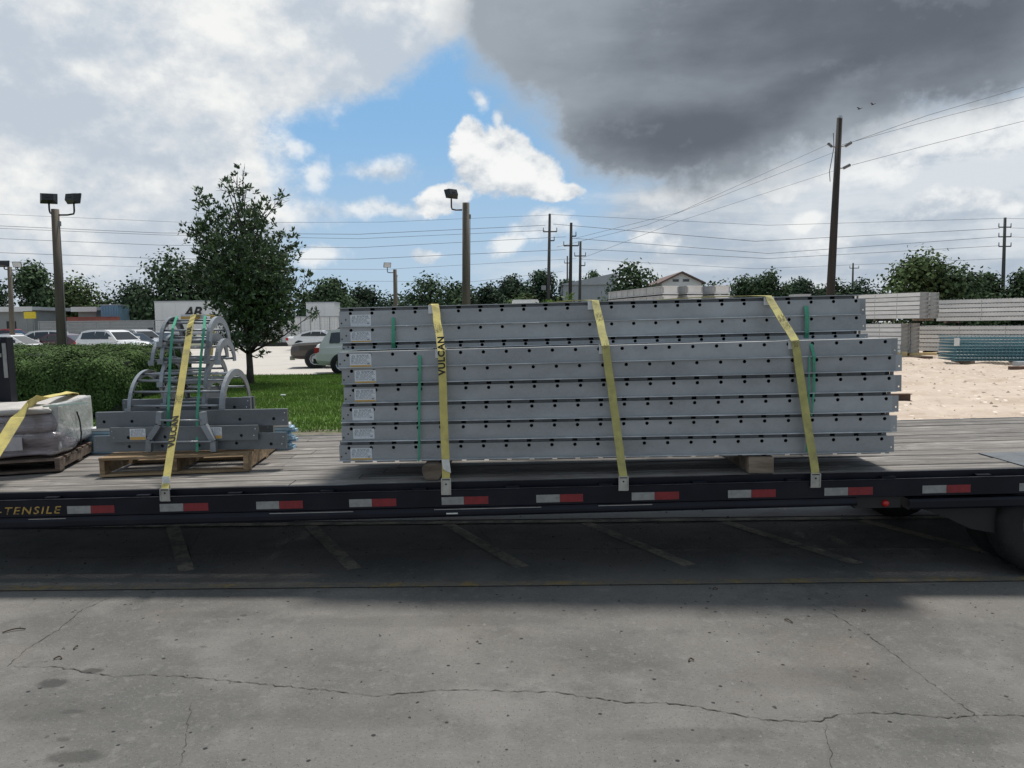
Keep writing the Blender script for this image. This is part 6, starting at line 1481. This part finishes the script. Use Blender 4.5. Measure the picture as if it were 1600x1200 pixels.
for i in range(nlay): link('mesh_sheet', ms, t, (random.uniform(-0.04, 0.04), random.uniform(-0.03, 0.03), 0.13 + i * 0.122))
for x in (0.5, 2.6, 4.6): part('timber_skid', bx(x, x + 0.12, -0.1, 2.4, 0.0, 0.135), M_block, t)
part('paper_tag', bx(-0.10, 0.09, -0.03, -0.02, 0.72, 1.02), M_white, t)
def ground_bar(label, name, px0, px1, py, h, wd_, m_, cat, yaw=0.0, z=0.0, shape='box'):
    a = gnd(px0, py); b = gnd(px1, py); L_ = b.x - a.x; t = thing(name, label, cat, (a.x, a.y, z), (0, 0, yaw)); m = MB()
    if shape == 'box': m.bevbox(0, L_, 0, wd_, 0, h, min(h, wd_) * 0.08); part('bar_body', m, m_, t)
    else: m.box(0, L_, 0, wd_, 0, 0.015); m.box(0, L_, 0, wd_, h - 0.015, h); m.box(0, L_, wd_ * 0.45, wd_ * 0.55, 0.0151, h - 0.0151); part('beam_section', m, m_, t)
    return t
ground_bar('thick yellow timber lying on the dirt left of the wire mesh', 'timber_beam', 1392, 1421, 557, 0.22, 0.3, M_yellowwood, 'timber', 0.0)
ground_bar('long thinner yellow timber lying right of the thick one', 'timber_beam', 1421, 1470, 556, 0.15, 0.2, M_yellowwood, 'timber', 0.0)
ground_bar('pale board lying behind the yellow timbers', 'timber_board', 1385, 1410, 549, 0.10, 0.3, M_white, 'timber')
ground_bar('dark rusty bar lying on the dirt in front of the yellow timbers', 'steel_bar', 1418, 1464, 561, 0.11, 0.14, M_rust, 'steel bar', 0.05)
ground_bar('short rusty steel beam end sticking out behind the right of the load', 'steel_beam', 1360, 1430, 628, 0.16, 0.15, M_rust, 'steel beam', 0.03, shape='I')
ground_bar('short brown timber at the right edge below the wire mesh', 'timber_block', 1579, 1640, 578, 0.12, 0.14, M_rust, 'timber')
ground_bar('grey steel bars lying under the right of the wire mesh', 'steel_bar', 1590, 1640, 572, 0.16, 0.3, M_bgrey, 'steel bar')
sc_ = at(1251, 470, 22); box_thing('white_carton', 'small white box top showing above the load left of the tall leaning pole', 'box', 1243, 1266, 462, 24, 0.0, 0.5, lambda t, w, h, d: part('lid', bx(-w - 0.02, w + 0.02, -0.02, d + 0.02, h + 0.0005, h + 0.05), M_bgrey, t), None, M_pale)

# loose stones on the dirt yard, an uncountable scatter
def pebbles(n):
    r = np.random.default_rng(31); v = []; q = []
    for _ in range(n):
        x, y = r.uniform(5, 34), 12.5 + 26 * r.random() ** 1.4; s_ = abs(r.normal(0, 0.022)) + 0.012; a = r.uniform(0, 6.28); b = len(v); z = float(dirt_z(x, y))
        for k in range(4): v.append((x + s_ * math.cos(a + 1.57 * k) * r.uniform(0.8, 1.6), y + s_ * math.sin(a + 1.57 * k), z - 0.01))
        v.append((x, y, z + s_ * 0.9)); q += [(b + k, b + (k + 1) % 4, b + 4) for k in range(4)]
    return mesh_np('pebbles', v, q, mat('dirt stone', (0.30, 0.25, 0.20), 0.9, island=0.6))
link('pebbles', pebbles(1800), kind='stuff', label='loose stones scattered over the pale dirt yard', cat='stones')
